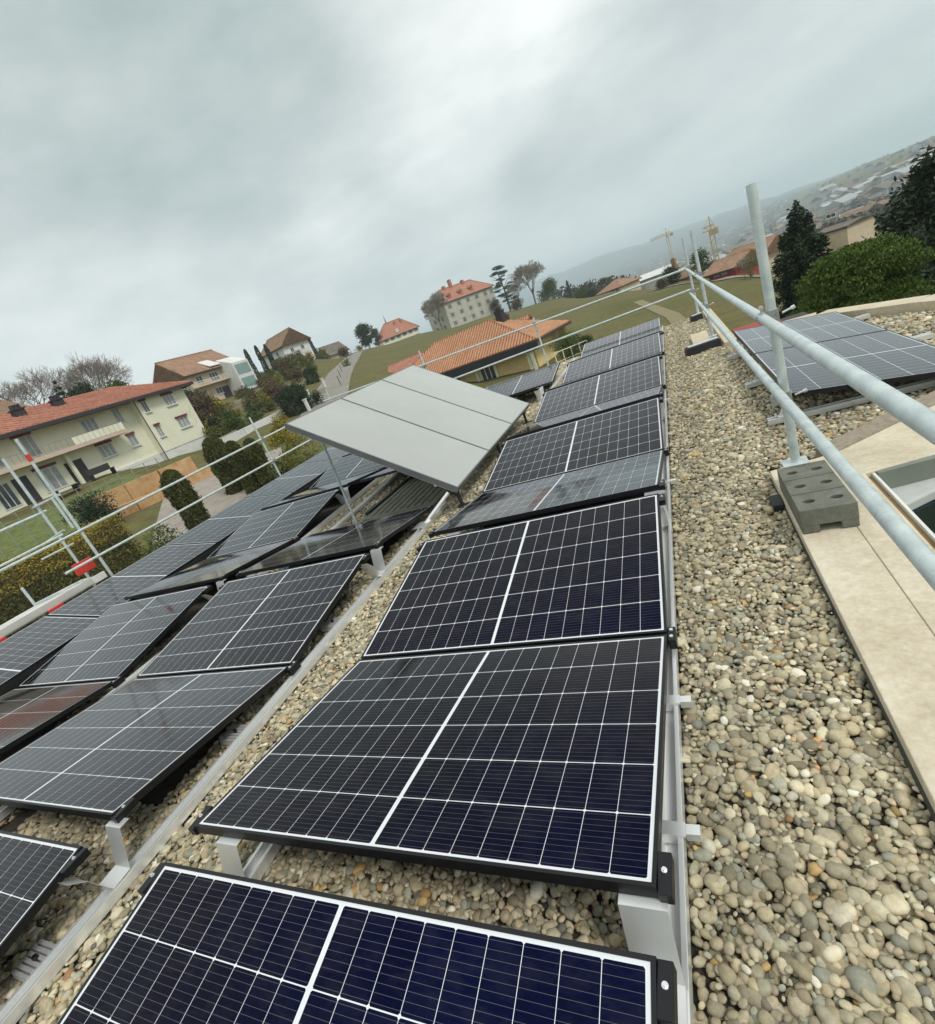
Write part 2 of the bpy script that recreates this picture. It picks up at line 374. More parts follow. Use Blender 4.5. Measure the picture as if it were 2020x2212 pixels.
def build_ground():
    azs = list(np.arange(-84, 44.01, .75)); azs += list(np.arange(50, 276, 8))
    ds = [0.0]+list(np.geomspace(5, 42, 16))+list(np.geomspace(44.5, 300, 34))+list(np.geomspace(320, 6500, 46))+[6900, 8500]
    V = []; nd = len(ds)
    for a in azs:
        for d in ds:
            z = terrain(a, min(d, 6500))
            if d > 600: z += 2.5*math.sin(a*1.7+d*.002)*min(1, (d-600)/1500)
            if d >= 5000 and d < 6800 and a < 30: z += (7*math.sin(a*.9)+5*math.sin(a*2.3+1)+3*math.sin(a*5.1))*(d/6500)*(.2 if a > 10 or a < -24 else 1)
            if d > 6600: z = z*.6 if d < 7000 else -120
            p = pos(a, d, z); V.append(tuple(p))
    F = []; n = len(azs)
    mi = []
    for i in range(n):
        j = (i+1) % n
        for k in range(nd-1):
            F.append((i*nd+k, i*nd+k+1, j*nd+k+1, j*nd+k)); mi.append(0 if ds[k+1] < 330 or (11 < azs[i] < 45 and ds[k] > 1300) else 1)
    me = bpy.data.meshes.new('ground'); me.from_pydata(V, [], F); me.materials.append(M['ground']); me.materials.append(M['valley'])
    me.polygons.foreach_set('material_index', mi); me.polygons.foreach_set('use_smooth', [True]*len(F)); me.update()
    bm = bmesh.new(); bm.from_mesh(me); bmesh.ops.remove_doubles(bm, verts=bm.verts, dist=.001); bmesh.ops.recalc_face_normals(bm, faces=bm.faces); bm.to_mesh(me); bm.free()
    o = bpy.data.objects.new('ground', me); COL.objects.link(o); tag(o, 'rough winter grassland sloping down into the broad valley', kind='structure')
build_ground()

def strip(name, pts, width, mat, lift=.06, label=None):      # a road or path draped on the ground; pts in (az, d)
    P = [pos(a, d, 0) for a, d in pts]; mb = MB(); L = []; 
    Q = []
    for i in range(len(P)-1):
        for k in range(6): Q.append(P[i].lerp(P[i+1], k/6))
    Q.append(P[-1])
    for i, p in enumerate(Q):
        t = (Q[min(i+1, len(Q)-1)]-Q[max(i-1, 0)]); t.z = 0; t.normalize(); s = Vector((t.y, -t.x, 0))
        row = []
        for e in (-.5, -.17, .17, .5):
            q = p+s*width*e; row.append((q.x, q.y, ground_at(q.x, q.y)+lift))
        L.append(row)
    for i in range(len(L)-1):
        for k in range(3): mb.quad(L[i][k], L[i][k+1], L[i+1][k+1], L[i+1][k])
    o = mb.build(name, mat, smooth=True); tag(o, label, kind='structure'); return o
M['road'] = mat_concrete('old_asphalt', (.20, .19, .165), (.26, .245, .21), (.31, .29, .25), .8, .2)
M['gravelpath'] = mat_concrete('gravel_path', (.26, .22, .19), (.33, .29, .25), (.40, .36, .31), 2, .3)
M['lawn'] = simple('green_lawn', (.125, .15, .042), .95, 0, .35, 2.5, .3)

# ------------------------------------------------------------------ our flat roof
ROOF_Y1 = 12.35
def build_roof():
    poly = [(-9.35, -9), (6.5, -9), (6.5, 1.2), (2.78, 6.15), (1.95, 7.5), (1.12, 7.7), (1.04, ROOF_Y1), (-9.35, ROOF_Y1)]
    hole = (1.06, 2.55, 6.4, 2.5)
    # the roof slab: pieces around the light well
    mb = MB()
    mb.prism([(-9.35, -9), (.64, -9), (.64, ROOF_Y1), (-9.35, ROOF_Y1)], -.30, -.03)
    mb.prism([(.64, 2.95), (1.04, 2.95), (1.04, ROOF_Y1), (.64, ROOF_Y1)], -.30, -.03)
    mb.prism([(1.04, 3.0), (1.5, 3.28), (3.6, 4.9), (2.78, 6.15), (1.95, 7.5), (1.04, 7.7)], -.30, -.03)
    mb.prism([(1.5, 3.26), (5.6, 2.2), (3.6, 4.9)], -.30, -.03)
    r = mb.build('roof', M['roofbase']); tag(r, kind='structure', label='flat roof deck under the pebbles')
    mb = MB(); mb.box(-9.2, .5, -9, ROOF_Y1-.15, -7.5, -.301)
    b = mb.build('house_wall', simple('house_render', (.55, .50, .40), .9)); tag(b, 'rendered walls of the flat roofed house', kind='structure')
build_roof()

def pebble_field():
    tpls = []
    for sub in (1, 2):
        bm = bmesh.new(); bmesh.ops.create_icosphere(bm, subdivisions=sub, radius=1.0)
        tpls.append((np.array([v.co[:] for v in bm.verts]), np.array([[v.index for v in f.verts] for f in bm.faces]))); bm.free()
    VV, FF, off = [], [], 0
    def region(x0, x1, y0, y1, sp, hi, size, excl=None):
        nonlocal off
        for layer in range(2):
            nx = max(1, int((x1-x0)/sp)); ny = max(1, int((y1-y0)/sp))
            gx, gy = np.meshgrid(np.arange(nx), np.arange(ny)); n = gx.size
            px = x0+(gx.ravel()+.5*(layer)+RNG.uniform(.14, .86, n))*sp; py = y0+(gy.ravel()+.5*layer+RNG.uniform(.14, .86, n))*sp
            ok = (px < x1) & (py < y1)
            if excl is not None: ok &= ~excl(px, py)
            px, py = px[ok], py[ok]; n = len(px)
            if n == 0: continue
            T, TF = tpls[1 if hi else 0]
            big = np.clip(RNG.gamma(8, 1/8., n), .35, 1.8)*(.93 if layer else 1)
            a = size*big*RNG.uniform(.95, 1.6, n); b = a*RNG.uniform(.58, .92, n); c = b*RNG.uniform(.5, .85, n)
            S = np.stack([a, b, c], 1)
            P = T[None]*(1+.10*np.sin(T[None]@RNG.normal(size=(n, 3, 1))*2.2+RNG.uniform(0, 6, (n, 1, 1))))
            P = np.sign(P)*np.abs(P)**.9
            P = P*S[:, None]
            tx = RNG.normal(0, .28, n); ty = RNG.normal(0, .28, n); tz = RNG.uniform(0, 6.283, n)
            def rot(P, ax, an):
                c_, s_ = np.cos(an)[:, None], np.sin(an)[:, None]; i, j = [(1, 2), (2, 0), (0, 1)][ax]
                Q = P.copy(); Q[:, :, i] = P[:, :, i]*c_-P[:, :, j]*s_; Q[:, :, j] = P[:, :, i]*s_+P[:, :, j]*c_; return Q
            P = rot(rot(rot(P, 0, tx), 1, ty), 2, tz)
            z = (-.030 if layer == 0 else -.011)+RNG.uniform(-.008, .009, n)
            P += np.stack([px, py, z], 1)[:, None]
            VV.append(P.reshape(-1, 3)); FF.append((TF[None]+(np.arange(n)*len(T))[:, None, None]+off).reshape(-1, 3)); off += n*len(T)
    slab = lambda x, y: ((x > .645) & (y < 2.95)) | ((x > 1.0) & (y < 3.02+(x-1.04)*.62))
    region(.02, .66, -.75, 3.0, 0.0219, True, 0.0124, slab)
    region(-1.74, .02, -.3, .28, 0.0222, True, 0.0124)
    region(-2.55, -1.5, -.7, 2.2, 0.0231, True, 0.0124)
    region(-3.6, -2.3, -.35, .3, 0.0244, True, 0.0135)
    region(-1.5, .02, -1.0, -.3, 0.0465, False, 0.0205)
    region(.02, 1.04, 3.0, ROOF_Y1-.05, 0.0279, False, 0.0160, slab)
    diag = lambda x, y: (y < 3.02+(x-1.04)*.62) | (y > 7.4-(x-1.9)*1.55) | (y > 7.55) | ((x > 3.4) & (y < 1.2+(x-1)*.9) & False)
    region(1.04, 4.2, 3.0, 7.6, 0.0335, False, 0.0191, diag)
    region(-2.55, -1.6, 2.2, ROOF_Y1-.05, 0.0307, False, 0.0172)
    region(-4.35, -2.3, 3.4, 5.2, 0.0335, False, 0.0181)
    region(-4.35, -2.0, 5.2, ROOF_Y1-.05, 0.0465, False, 0.0242)
    region(-4.65, -3.8, -1.5, 3.4, 0.0335, False, 0.0181)
    region(-4.2, -2.3, -1.6, -.35, 0.0335, False, 0.0181)
    region(-9.2, -4.3, 9.4, ROOF_Y1-.05, 0.0698, False, 0.0353)
    region(-9.25, -7.1, .5, 9.4, 0.0698, False, 0.0353)
    region(-1.72, .02, 2.25, 2.6, 0.0418, False, 0.0205); region(-4.0, -2.3, 2.2, 2.6, 0.0418, False, 0.0205)
    o = np_mesh('gravel', np.concatenate(VV), np.concatenate(FF), M['pebbles'])
    tag(o, 'rounded mixed river pebbles covering the flat roof', 'gravel', kind='stuff')
pebble_field()

# ------------------------------------------------------------------ solar panels
TILT = .1469; L_S, L_L = 1.134, 1.722; GR, GV, HV = .1347, .02, .10
CS, SS = math.cos(TILT)*L_S, math.sin(TILT)*L_S; PER = 2*CS+GR+GV
ORD = ['first', 'second', 'third', 'fourth', 'fifth', 'sixth', 'seventh', 'eighth', 'ninth', 'tenth', 'eleventh', 'twelfth']
def make_panel():
    t = thing('solar_panel', 'x', 'solar panel', (0, 0, -50))
    hx, hy, fw = L_L/2, L_S/2, .011; mb = MB()
    prof_top, bot = .0022, -.032
    mb.box(-hx, hx, -hy, -hy+fw, bot, prof_top); mb.box(-hx, hx, hy-fw, hy, bot, prof_top)
    mb.box(-hx, -hx+fw, -hy+fw, hy-fw, bot, prof_top); mb.box(hx-fw, hx, -hy+fw, hy-fw, bot, prof_top)
    mb.box(-hx+fw, hx-fw, -hy+fw, -hy+.03, bot, bot+.002); mb.box(-hx+fw, hx-fw, hy-.03, hy-fw, bot, bot+.002)
    mb.build('frame', M['frame'], t)
    mb = MB(); mb.box(-hx+fw, hx-fw, -hy+fw, hy-fw, -.004, 0); mb.build('glass', M['cells'], t)
    mb = MB(); mb.box(-hx+fw, hx-fw, -hy+fw, hy-fw, -.008, -.0045); 
    for sx in (-.3, 0, .3): mb.box(sx-.04, sx+.04, -.03, .03, -.022, -.008)
    mb.build('backsheet', M['backsheet'], t)
    return t
PANEL = make_panel(); panel_used = False
def place_panel(loc, rot, label, group):
    global panel_used
    if not panel_used: p = PANEL; p.location = loc; p.rotation_euler = rot; p['label'] = label; panel_used = True
    else: p = dup(PANEL, loc, rot, label)
    p['group'] = group; return p
def row_panel(xr, i, label, group, dy=0):
    r = (i-1)//2; y0 = r*PER+GR/2+dy
    if i % 2 == 1: cy, rx = y0+CS/2, -TILT
    else: cy, rx = y0+CS+GV+CS/2, TILT
    return place_panel((xr-L_L/2, cy, HV+SS/2), (rx, 0, 0), label, group)
la = {0: 'dark blue solar panel cut off by the bottom of the photo, nearest to the viewer',
      1: 'solar panel sloping away, with gravel showing in front of its raised near edge, right row',
      2: 'solar panel rising away that meets the sloping one at a thin valley joint, right row'}
for i in range(0, 11):
    row_panel(0.0, i, la.get(i, f'{ORD[i]} solar panel from the viewer in the row beside the gravel path, tilted {"away" if i % 2 else "forwards"}'), 'solar panels in the row beside the gravel path')
lb = {0: 'solar panel at the lower left edge of the photo beside the aluminium rail'}
for i in (0, 1, 2, 3):
    row_panel(-2.30, i, lb.get(i, f'{ORD[i]} solar panel from the viewer in the row in front of the grey collectors'), 'solar panels in the row in front of the collectors')
for i in (5, 6):
    row_panel(-2.30, i, ['solar panel half hidden under the grey collectors, sloping away', 'solar panel behind the collectors, tilted towards the viewer'][i-5], 'solar panels in the row in front of the collectors')
for i, s in ((1, 'near panel with black underside in front of the yellow walled house'), (2, 'far panel below the yellow walled house')):
    r = row_panel(-2.03, i, 'grey looking '+s, 'solar panels behind the collectors', 7.95-GR/2)
for i in range(1, 9):
    row_panel(-4.31, i, f'{ORD[i-1]} solar panel from the viewer in the row left of the collectors', 'solar panels in the third row from the gravel path')
for k, cy in enumerate((-.41, 1.33, 3.07, 4.81, 6.55, 8.29)):
    place_panel((-6.64, cy, .278), (TILT, 0, PI/2), f'{ORD[k]} lengthwise solar panel from the viewer in the outermost left row at the roof edge', 'lengthwise solar panels at the left roof edge')
for k, cy in enumerate((4.56, 6.30)):
    place_panel((1.515, cy, .187), (TILT*.92, 0, PI/2), ['near solar panel behind the guard rail on the right', 'far solar panel behind the guard rail, beside the black scaffold foot'][k], 'solar panels behind the guard rail on the right')

# mounting rails: channel profile, with brackets at every ridge and valley
CH = [(-.036, 0), (.036, 0), (.036, .046), (.020, .046), (.020, .010), (-.020, .010), (-.020, .046), (-.036, .046)]
def rail_system(x, y0, y1, label, edge, ridges, valleys, side=1):
    t = thing('mounting_rail', label, 'mounting rail', (x, y0, 0), 0, 'aluminium rails under the solar panels')
    mb = MB(); mb.extrude(CH, (0, 0, .002), (0, y1-y0, .002)); mb.build('rail', M['alu'], t, bevel=.0015)
    for yr in ridges:           # folded sheet saddle that carries the two raised edges
        mb = MB(); q = yr-y0; a, b = (-.085, .03) if side > 0 else (-.03, .085)
        top = HV+SS-.036
        def sheet(p, q_):
            (ya, za), (yb, zb) = p, q_
            mb.add([(a, ya, za), (b, ya, za), (b, yb, zb), (a, yb, zb), (a, ya, za-.003), (b, ya, za-.003), (b, yb, zb-.003), (a, yb, zb-.003)],
                   [(0, 1, 2, 3), (7, 6, 5, 4), (0, 4, 5, 1), (1, 5, 6, 2), (2, 6, 7, 3), (3, 7, 4, 0)])
        sheet((q+.04, top), (q+.085, top)); sheet((q-.02, .058), (q+.04, top)); sheet((q-.10, .054), (q-.02, .058)); sheet((q-.14, top-.06), (q-.10, .054)); sheet((q-.19, top), (q-.14, top-.06))
        mb.build('ridge_bracket', M['alu_dull'], t)
        for s in (-1, 1):
            mb = MB(); cy = q+s*(GR/2+.045); z = HV+SS-.006
            e = edge-x
            lo, hi_ = (e+.001, e+.034) if side > 0 else (e-.034, e-.001)
            mb.box(lo, hi_, cy-.055, cy+.045, z-.034, z+.001)
            c = mb.build('end_clamp', M['frame'], t, bevel=.002)
            mb = MB(); mx = (lo+hi_)/2; mb.tube((mx, cy, z+.001), (mx, cy, z+.004), .0072, n=14); mb.tube((mx, cy, z+.004), (mx, cy, z+.009), .005, n=6)
            mb.build('bolt', M['washer'], c)
    for yv in valleys:
        mb = MB(); q = yv-y0; e = edge-x; lo, hi_ = (e+.001, e+.034) if side > 0 else (e-.034, e-.001)
        mb.box(lo, hi_, q-.045, q+.045, .049, HV-.002); c = mb.build('valley_clamp', M['frame'], t, bevel=.002)
        mx = (lo+hi_)/2
        for s in (-.022, .022): mb = MB(); mb.tube((mx, q+s, HV-.002), (mx, q+s, HV+.004), .008, n=12); mb.build('bolt', M['washer'], c)
    return t
def ladder_clamps(t, x, y0, ys, side=1):
    for y in ys:
        mb = MB(); q = y-y0
        mb.box(-.045, .045, q-.022, q+.022, .0505, .060); mb.box(-.045, .037 if side > 0 else .045, q-.022, q-.018, .02, .0505)
        mb.add([(.045, q-.016, .03), (.085, q-.016, .03), (.085, q+.016, .03), (.045, q+.016, .03), (.045, q-.016, .060), (.085, q-.016, .060), (.085, q+.016, .060), (.045, q+.016, .060)],
               [(0,3,2,1),(4,5,6,7),(0,1,5,4),(1,2,6,5),(2,3,7,6),(3,0,4,7)])
        mb.build('splice_clip', M['alu'], t, bevel=.001)
R_Y = [k*PER for k in range(6)]; V_Y = [k*PER+GR/2+CS+GV/2 for k in range(5)]
tA = rail_system(-.012, -1.4, 12.2, 'long aluminium channel rail beside the pebble path with silver brackets and black clamps', 0.0, R_Y[:5], V_Y)
ladder_clamps(tA, -.012, -1.4, [.355, .86, 3.0, 5.4])
rail_system(-1.56, -1.4, 12.1, 'aluminium rail under the left end of the row beside the path', -1.722, R_Y[:5], [], -1)
tB = rail_system(-2.262, -1.4, 3.75, 'aluminium channel rail on the gravel strip in front of the collectors', -2.30, R_Y[:2], V_Y[:1])
rail_system(-3.86, -1.4, 11.0, 'aluminium rail under the left end of the panels in front of the collectors', -4.022, R_Y[:2], [], -1)
rail_system(-4.272, -1.0, 9.9, 'aluminium rail along the third row of panels', -4.31, [R_Y[0], R_Y[1], R_Y[2], R_Y[3]], V_Y[:4])
rail_system(-1.99, 7.6, 11.9, 'short aluminium rail below the yellow house', -2.03, [7.95], [])
def cross_rail(x0, x1, y, label):
    t = thing('mounting_rail', label, 'mounting rail', (x0, y, 0), 0, 'aluminium rails under the solar panels')
    mb = MB(); mb.extrude(CH, (0, 0, .002), (x1-x0, 0, .002)); mb.build('rail', M['alu'], t, bevel=.0015)
    mb = MB(); mb.extrude([(-.02, -.004), (.02, -.004), (.02, .004), (-.02, .004)], (.10, 0, .05), (.19, 0, .225), (0, 1, 0)); mb.box(.07, .25, -.03, .03, .049, .056); mb.box(.165, .175, -.02, .02, .05, .2); mb.build('support_foot', M['alu'], t, bevel=.002)
    mb = MB(); mb.box(.02, x1-x0-.02, -.045, .045, -.02, .0015); mb.build('rubber_strip', M['black_plastic'], t)
    mb = MB(); mb.tube((.06, 0, .048), (.06, 0, .075), .01, n=8); mb.build('bolt', M['washer'], t)
    mb = MB(); mb.tube((.10, .0, .048), (.10, 0, .062), .012, n=8); mb.build('bolt', M['washer'], t)
for y, s in ((3.86, 'cross rail with silver feet under the near end of the right hand panels'), (5.15, 'cross rail end poking out below the right hand panels, halfway along'), (6.75, 'cross rail end at the far end of the right hand panels')):
    cross_rail(.80, 2.3, y, s)
# ballast plates and concrete pad in the second row
for k, (y, lab) in enumerate(((-.36, 'ribbed grey ballast plate on the rail at the lower left'), (.72, 'ribbed grey ballast plate halfway along the near panel'), (1.72, 'small grey ballast plate by the rail near the collectors'))):
    t = thing('ballast_plate', lab, 'ballast plate', (-2.36, y, .01), 0, 'ballast plates beside the rail')
    mb = MB()
    for j in range(6): mb.box(-.07, .055, -.06+j*.02, -.06+j*.02+.014, .012, .034)
    mb.box(-.07, .055, -.062, .06, 0, .012); mb.build('plate', M['alu_dull'], t, bevel=.002)
    mb = MB(); mb.tube((.01, 0, .03), (.01, 0, .05), .010, n=8); mb.build('bolt', M['frame'], t)

# ------------------------------------------------------------------ thermal collectors on their frame
def collectors():
    y0, js, y1 = 3.485, (4.563, 5.625), 6.70
    e = Vector((-1.888, 0, .25)); tl = math.radians(35.5); up = Vector((-math.cos(tl), 0, math.sin(tl))); nrm = Vector((math.sin(tl), 0, math.cos(tl))); Lc = 1.985
    ys = [y0, js[0], js[1], y1]
    names = ['nearest', 'middle', 'farthest']
    for k in range(3):
        a, b = ys[k]+.003, ys[k+1]-.003
        t = thing('thermal_collector', f'{names[k]} of three tilted light grey flat thermal collectors', 'thermal collector', (e.x, a, e.z), 0, 'tilted grey collectors on the roof')
        Mx = Matrix(((up.x, 0, nrm.x, 0), (0, 1, 0, 0), (up.z, 0, nrm.z, 0), (0, 0, 0, 1)))
        wd = b-a
        mb = MB(); mb.M = Mx; fr = .016
        mb.box(0, Lc, 0, fr, -.062, 0); mb.box(0, Lc, wd-fr, wd, -.062, 0); mb.box(0, fr, fr, wd-fr, -.062, 0); mb.box(Lc-fr, Lc, fr, wd-fr, -.062, 0); mb.box(fr, Lc-fr, fr, wd-fr, -.06, -.05)
        mb.build('frame', M['collector_frame'], t, bevel=.002)
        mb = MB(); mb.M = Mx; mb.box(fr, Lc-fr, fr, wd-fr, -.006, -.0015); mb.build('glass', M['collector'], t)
    # carrying frame: sloped beams, rear legs, feet
    t = thing('collector_stand', 'galvanised stand with thin rear legs carrying the tilted grey collectors', 'stand', (0, 0, 0))
    def P(u, y, n=-.11): return e+up*u+nrm*n+Vector((0, y, 0))
    for y in (3.62, 5.1, 6.55):
        mb = MB(); mb.extrude([(-.02, -.02), (.02, -.02), (.02, .02), (-.02, .02)], P(.0, y), P(1.9, y)); mb.build('beam', M['alu_dull'], t)
        mb = MB(); top = P(1.62, y, -.12); mb.tube(top, (top.x-.18, y+.12, .02), .014, n=8); mb.build('leg', M['galv'], t)
        mb = MB(); mb.box(top.x-.24, top.x-.12, y+.06, y+.18, -.005, .012); mb.build('foot', M['galv'], t)
        mb = MB(); mb.box(-2.04, -1.90, y-.03, y+.03, .01, .02); mb.box(-2.0, -1.975, y-.02, y+.02, .02, .17); mb.tube((-1.98, y-.05, .17), (-1.98, y+.05, .17), .03, n=8); mb.tube((-2.1, y+.06, .14), (-1.95, y+.02, .22), .018, n=8)
        mb.build('hinge_foot', M['black_plastic'], t)
    for u in (.25, 1.7):
        mb = MB(); mb.tube(P(u, y0+.05, -.095), P(u, y1-.05, -.095), .016, n=8); mb.build('cross_bar', M['alu_dull'], t)
    mb = MB(); mb.tube((-2.28, 3.25, .03), (-2.02, 3.50, .22), .02, n=8); mb.box(-2.36, -2.2, 3.15, 3.3, .05, .056); mb.build('front_stay', M['alu_dull'], t)
    for k, y in enumerate((3.9, 4.9, 5.9)):
        mb = MB(); mb.box(-1.90, -1.74, y-.012, y+.012, .03, .036); mb.box(-1.76, -1.74, y-.012, y+.012, 0, .03); mb.build('tab', M['alu'], t)
    p = thing('concrete_pad', 'mossy grey green concrete pad under the near collector', 'concrete pad', (-2.9, 4.6, .0))
    mb = MB(); mb.prism([(-.52, -.78), (.50, -.95), (.55, .95), (-.42, .95)], .0, .045)
    mb.build('slab', M['mosspad'], p, bevel=.006)
    mb = MB()
    for j in range(9): mb.box(-.40+j*.10, -.388+j*.10, -.74, .9, .0445, .049)
    mb.build('groove', simple('moss', (.05, .055, .03), .9), p)
    mb = MB(); mb.extrude([(-.035, 0), (.035, 0), (.035, .05), (-.035, .05)], (-.60, -.55, .002), (-.48, .75, .002)); mb.build('dark_bar', M['black_plastic'], p, bevel=.01)  # black bar drawn for the dark slot along the pad's left side
collectors()

# ------------------------------------------------------------------ coping slab, opening, light well on the right
def right_side():
    t = thing('roof_coping', 'pale beige coping slab with a seam running along the right roof edge', 'coping', (0, 0, 0))
    mb = MB()
    mb.prism([(.645, -3), (.875, -3), (.875, 2.80), (.645, 2.80)], -.02, .058)
    mb.prism([(.875, -3), (1.065, -3), (1.065, 2.50), (.875, 2.50)], -.02, .0605)
    mb.prism([(.645, 2.80), (.875, 2.80), (.875, 2.50), (1.065, 2.50), (1.42, 2.585), (3.4, 3.9), (3.1, 4.35), (1.02, 2.88)], -.02, .058)
    mb.build('slab', M['coping'], t, bevel=.004)
    mb = MB(); mb.extrude([(0, 0), (-.15, 0), (-.15, .07), (0, .07)], (1.022, 2.875, 0), (3.1, 4.30, 0)); mb.build('edging', simple('weathered_batten', (.30, .25, .19), .9, 0, .25, 30), t, bevel=.004)
    # joint line and small stains are marks on the slab
    mb = MB(); mb.box(.8742, .8758, -3, 2.5, .0605, .0612); mb.build('seam', simple('joint_sealant', (.36, .31, .23), .9), t)
    mb = MB(); mb.box(.638, .645, -3, 2.80, -.02, .012); mb.build('edge_shadow_strip', simple('painted_edge_shadow', (.06, .055, .045), .8), t)  # dark strip added along the slab edge as its thin painted shadow
    # timber reveal + white frame round the opening
    o = thing('roof_opening_frame', 'white edged timber frame round the opening in the right hand roof overhang', 'frame', (0, 0, 0))
    mb = MB(); mb.box(1.066, 1.095, -3, 2.48, -.16, .030); mb.build('timber_reveal', M['wood'], o)
    mb = MB(); mb.box(1.097, 1.112, -3, 2.505, -.17, .052); mb.build('white_rim', M['white_frame'], o, bevel=.003)
    mb = MB(); mb.extrude([(0, -.06), (.05, -.06), (.05, .054), (0, .054)], (1.112, 2.53, 0), (1.45, 2.60, 0)); mb.extrude([(0, -.06), (.05, -.06), (.05, .054), (0, .054)], (1.45, 2.60, 0), (3.4, 3.92, 0))
    mb.build('far_reveal', M['grey_wall'], o)
    wv = thing('lower_facade', 'dark teal window wall with a pale ledge seen down through the roof opening', 'facade', (0, 0, 0))
    mb = MB(); mb.prism([(1.10, 2.62), (1.45, 2.70), (3.4, 4.0), (3.7, 3.98), (3.4, 3.78), (1.10, 2.24)], -.12, -.0615); mb.build('ledge', M['pale_band'], wv, bevel=.01)
    mb = MB(); mb.prism([(1.116, 2.235), (3.4, 3.765), (3.4, 3.80), (1.116, 2.27)], -.36, -.1215); mb.build('window_wall', M['darkglass'], wv)
    for x in (1.9, 2.7): y = 2.235+(x-1.116)*.67-.03; mb = MB(); mb.box(x, x+.05, y-.03, y+.03, -.36, -.125); mb.build('mullion', M['frame'], wv)
    rp = thing('rubber_pad', 'small black rubber pad sticking out beside the ballast block', 'rubber pad', (.615, 2.42, .0)); mb = MB(); mb.box(-.03, .028, -.075, .075, -.01, .035); mb.build('pad', M['black_plastic'], rp, bevel=.006)
    pb = thing('roof_parapet', 'pale concrete parapet round the far corner of the right hand gravel roof', 'parapet', (0, 0, 0))
    mb = MB(); prof = [(-.04, -.12), (.20, -.12), (.20, .095), (-.04, .095)]
    pts = [(1.06, 7.66), (1.92, 7.42), (2.62, 6.42), (2.86, 5.9), (5.6, 1.6)]
    for a, b in zip(pts[:-1], pts[1:]): mb.extrude(prof, (b[0], b[1], .0), (a[0], a[1], .0))
    mb.build('coping', M['coping2'], pb, bevel=.004)
    pl = thing('edge_board', 'weathered beige boards along the far right edge of the gravel roof', 'edge board', (0, 0, 0))
    for k, (a, b) in enumerate(((7.75, 9.2), (9.22, 10.7), (10.72, 12.3))):
        mb = MB(); mb.box(.86, 1.03, a, b, -.04, .05); mb.build('board', M['coping2'], pl, bevel=.004)
    pk = thing('paving_slab', 'light paving slab lying behind the black scaffold foot', 'paving slab', (.60, 8.9, .012))
    mb = MB(); mb.box(-.13, .13, -.55, .5, 0, .05); mb.build('slab', M['coping2'], pk, bevel=.006)
    rt = thing('red_roof_box', 'dull red sheet metal box standing just past the right roof edge', 'box', (1.42, 9.1, -.55))
    mb = MB(); mb.box(-.28, .32, -.32, .32, 0, .44); mb.build('body', M['redmetal'], rt, bevel=.01)
    mb = MB(); mb.box(-.30, .34, -.34, .34, .44, .47); mb.build('lid', M['redmetal'], rt, bevel=.006)
    mb = MB(); mb.box(.36, .75, -.3, .3, 0, .40); mb.build('side_box', M['black_plastic'], rt, bevel=.01)
    br = thing('wall_bracket', 'low wall carrying the red box beyond the roof edge', 'wall', (1.5, 9.1, -.56))
    mb = MB(); mb.box(-.42, .8, -.5, .5, -6, -.001); mb.build('wall_body', M['coping2'], br)
right_side()

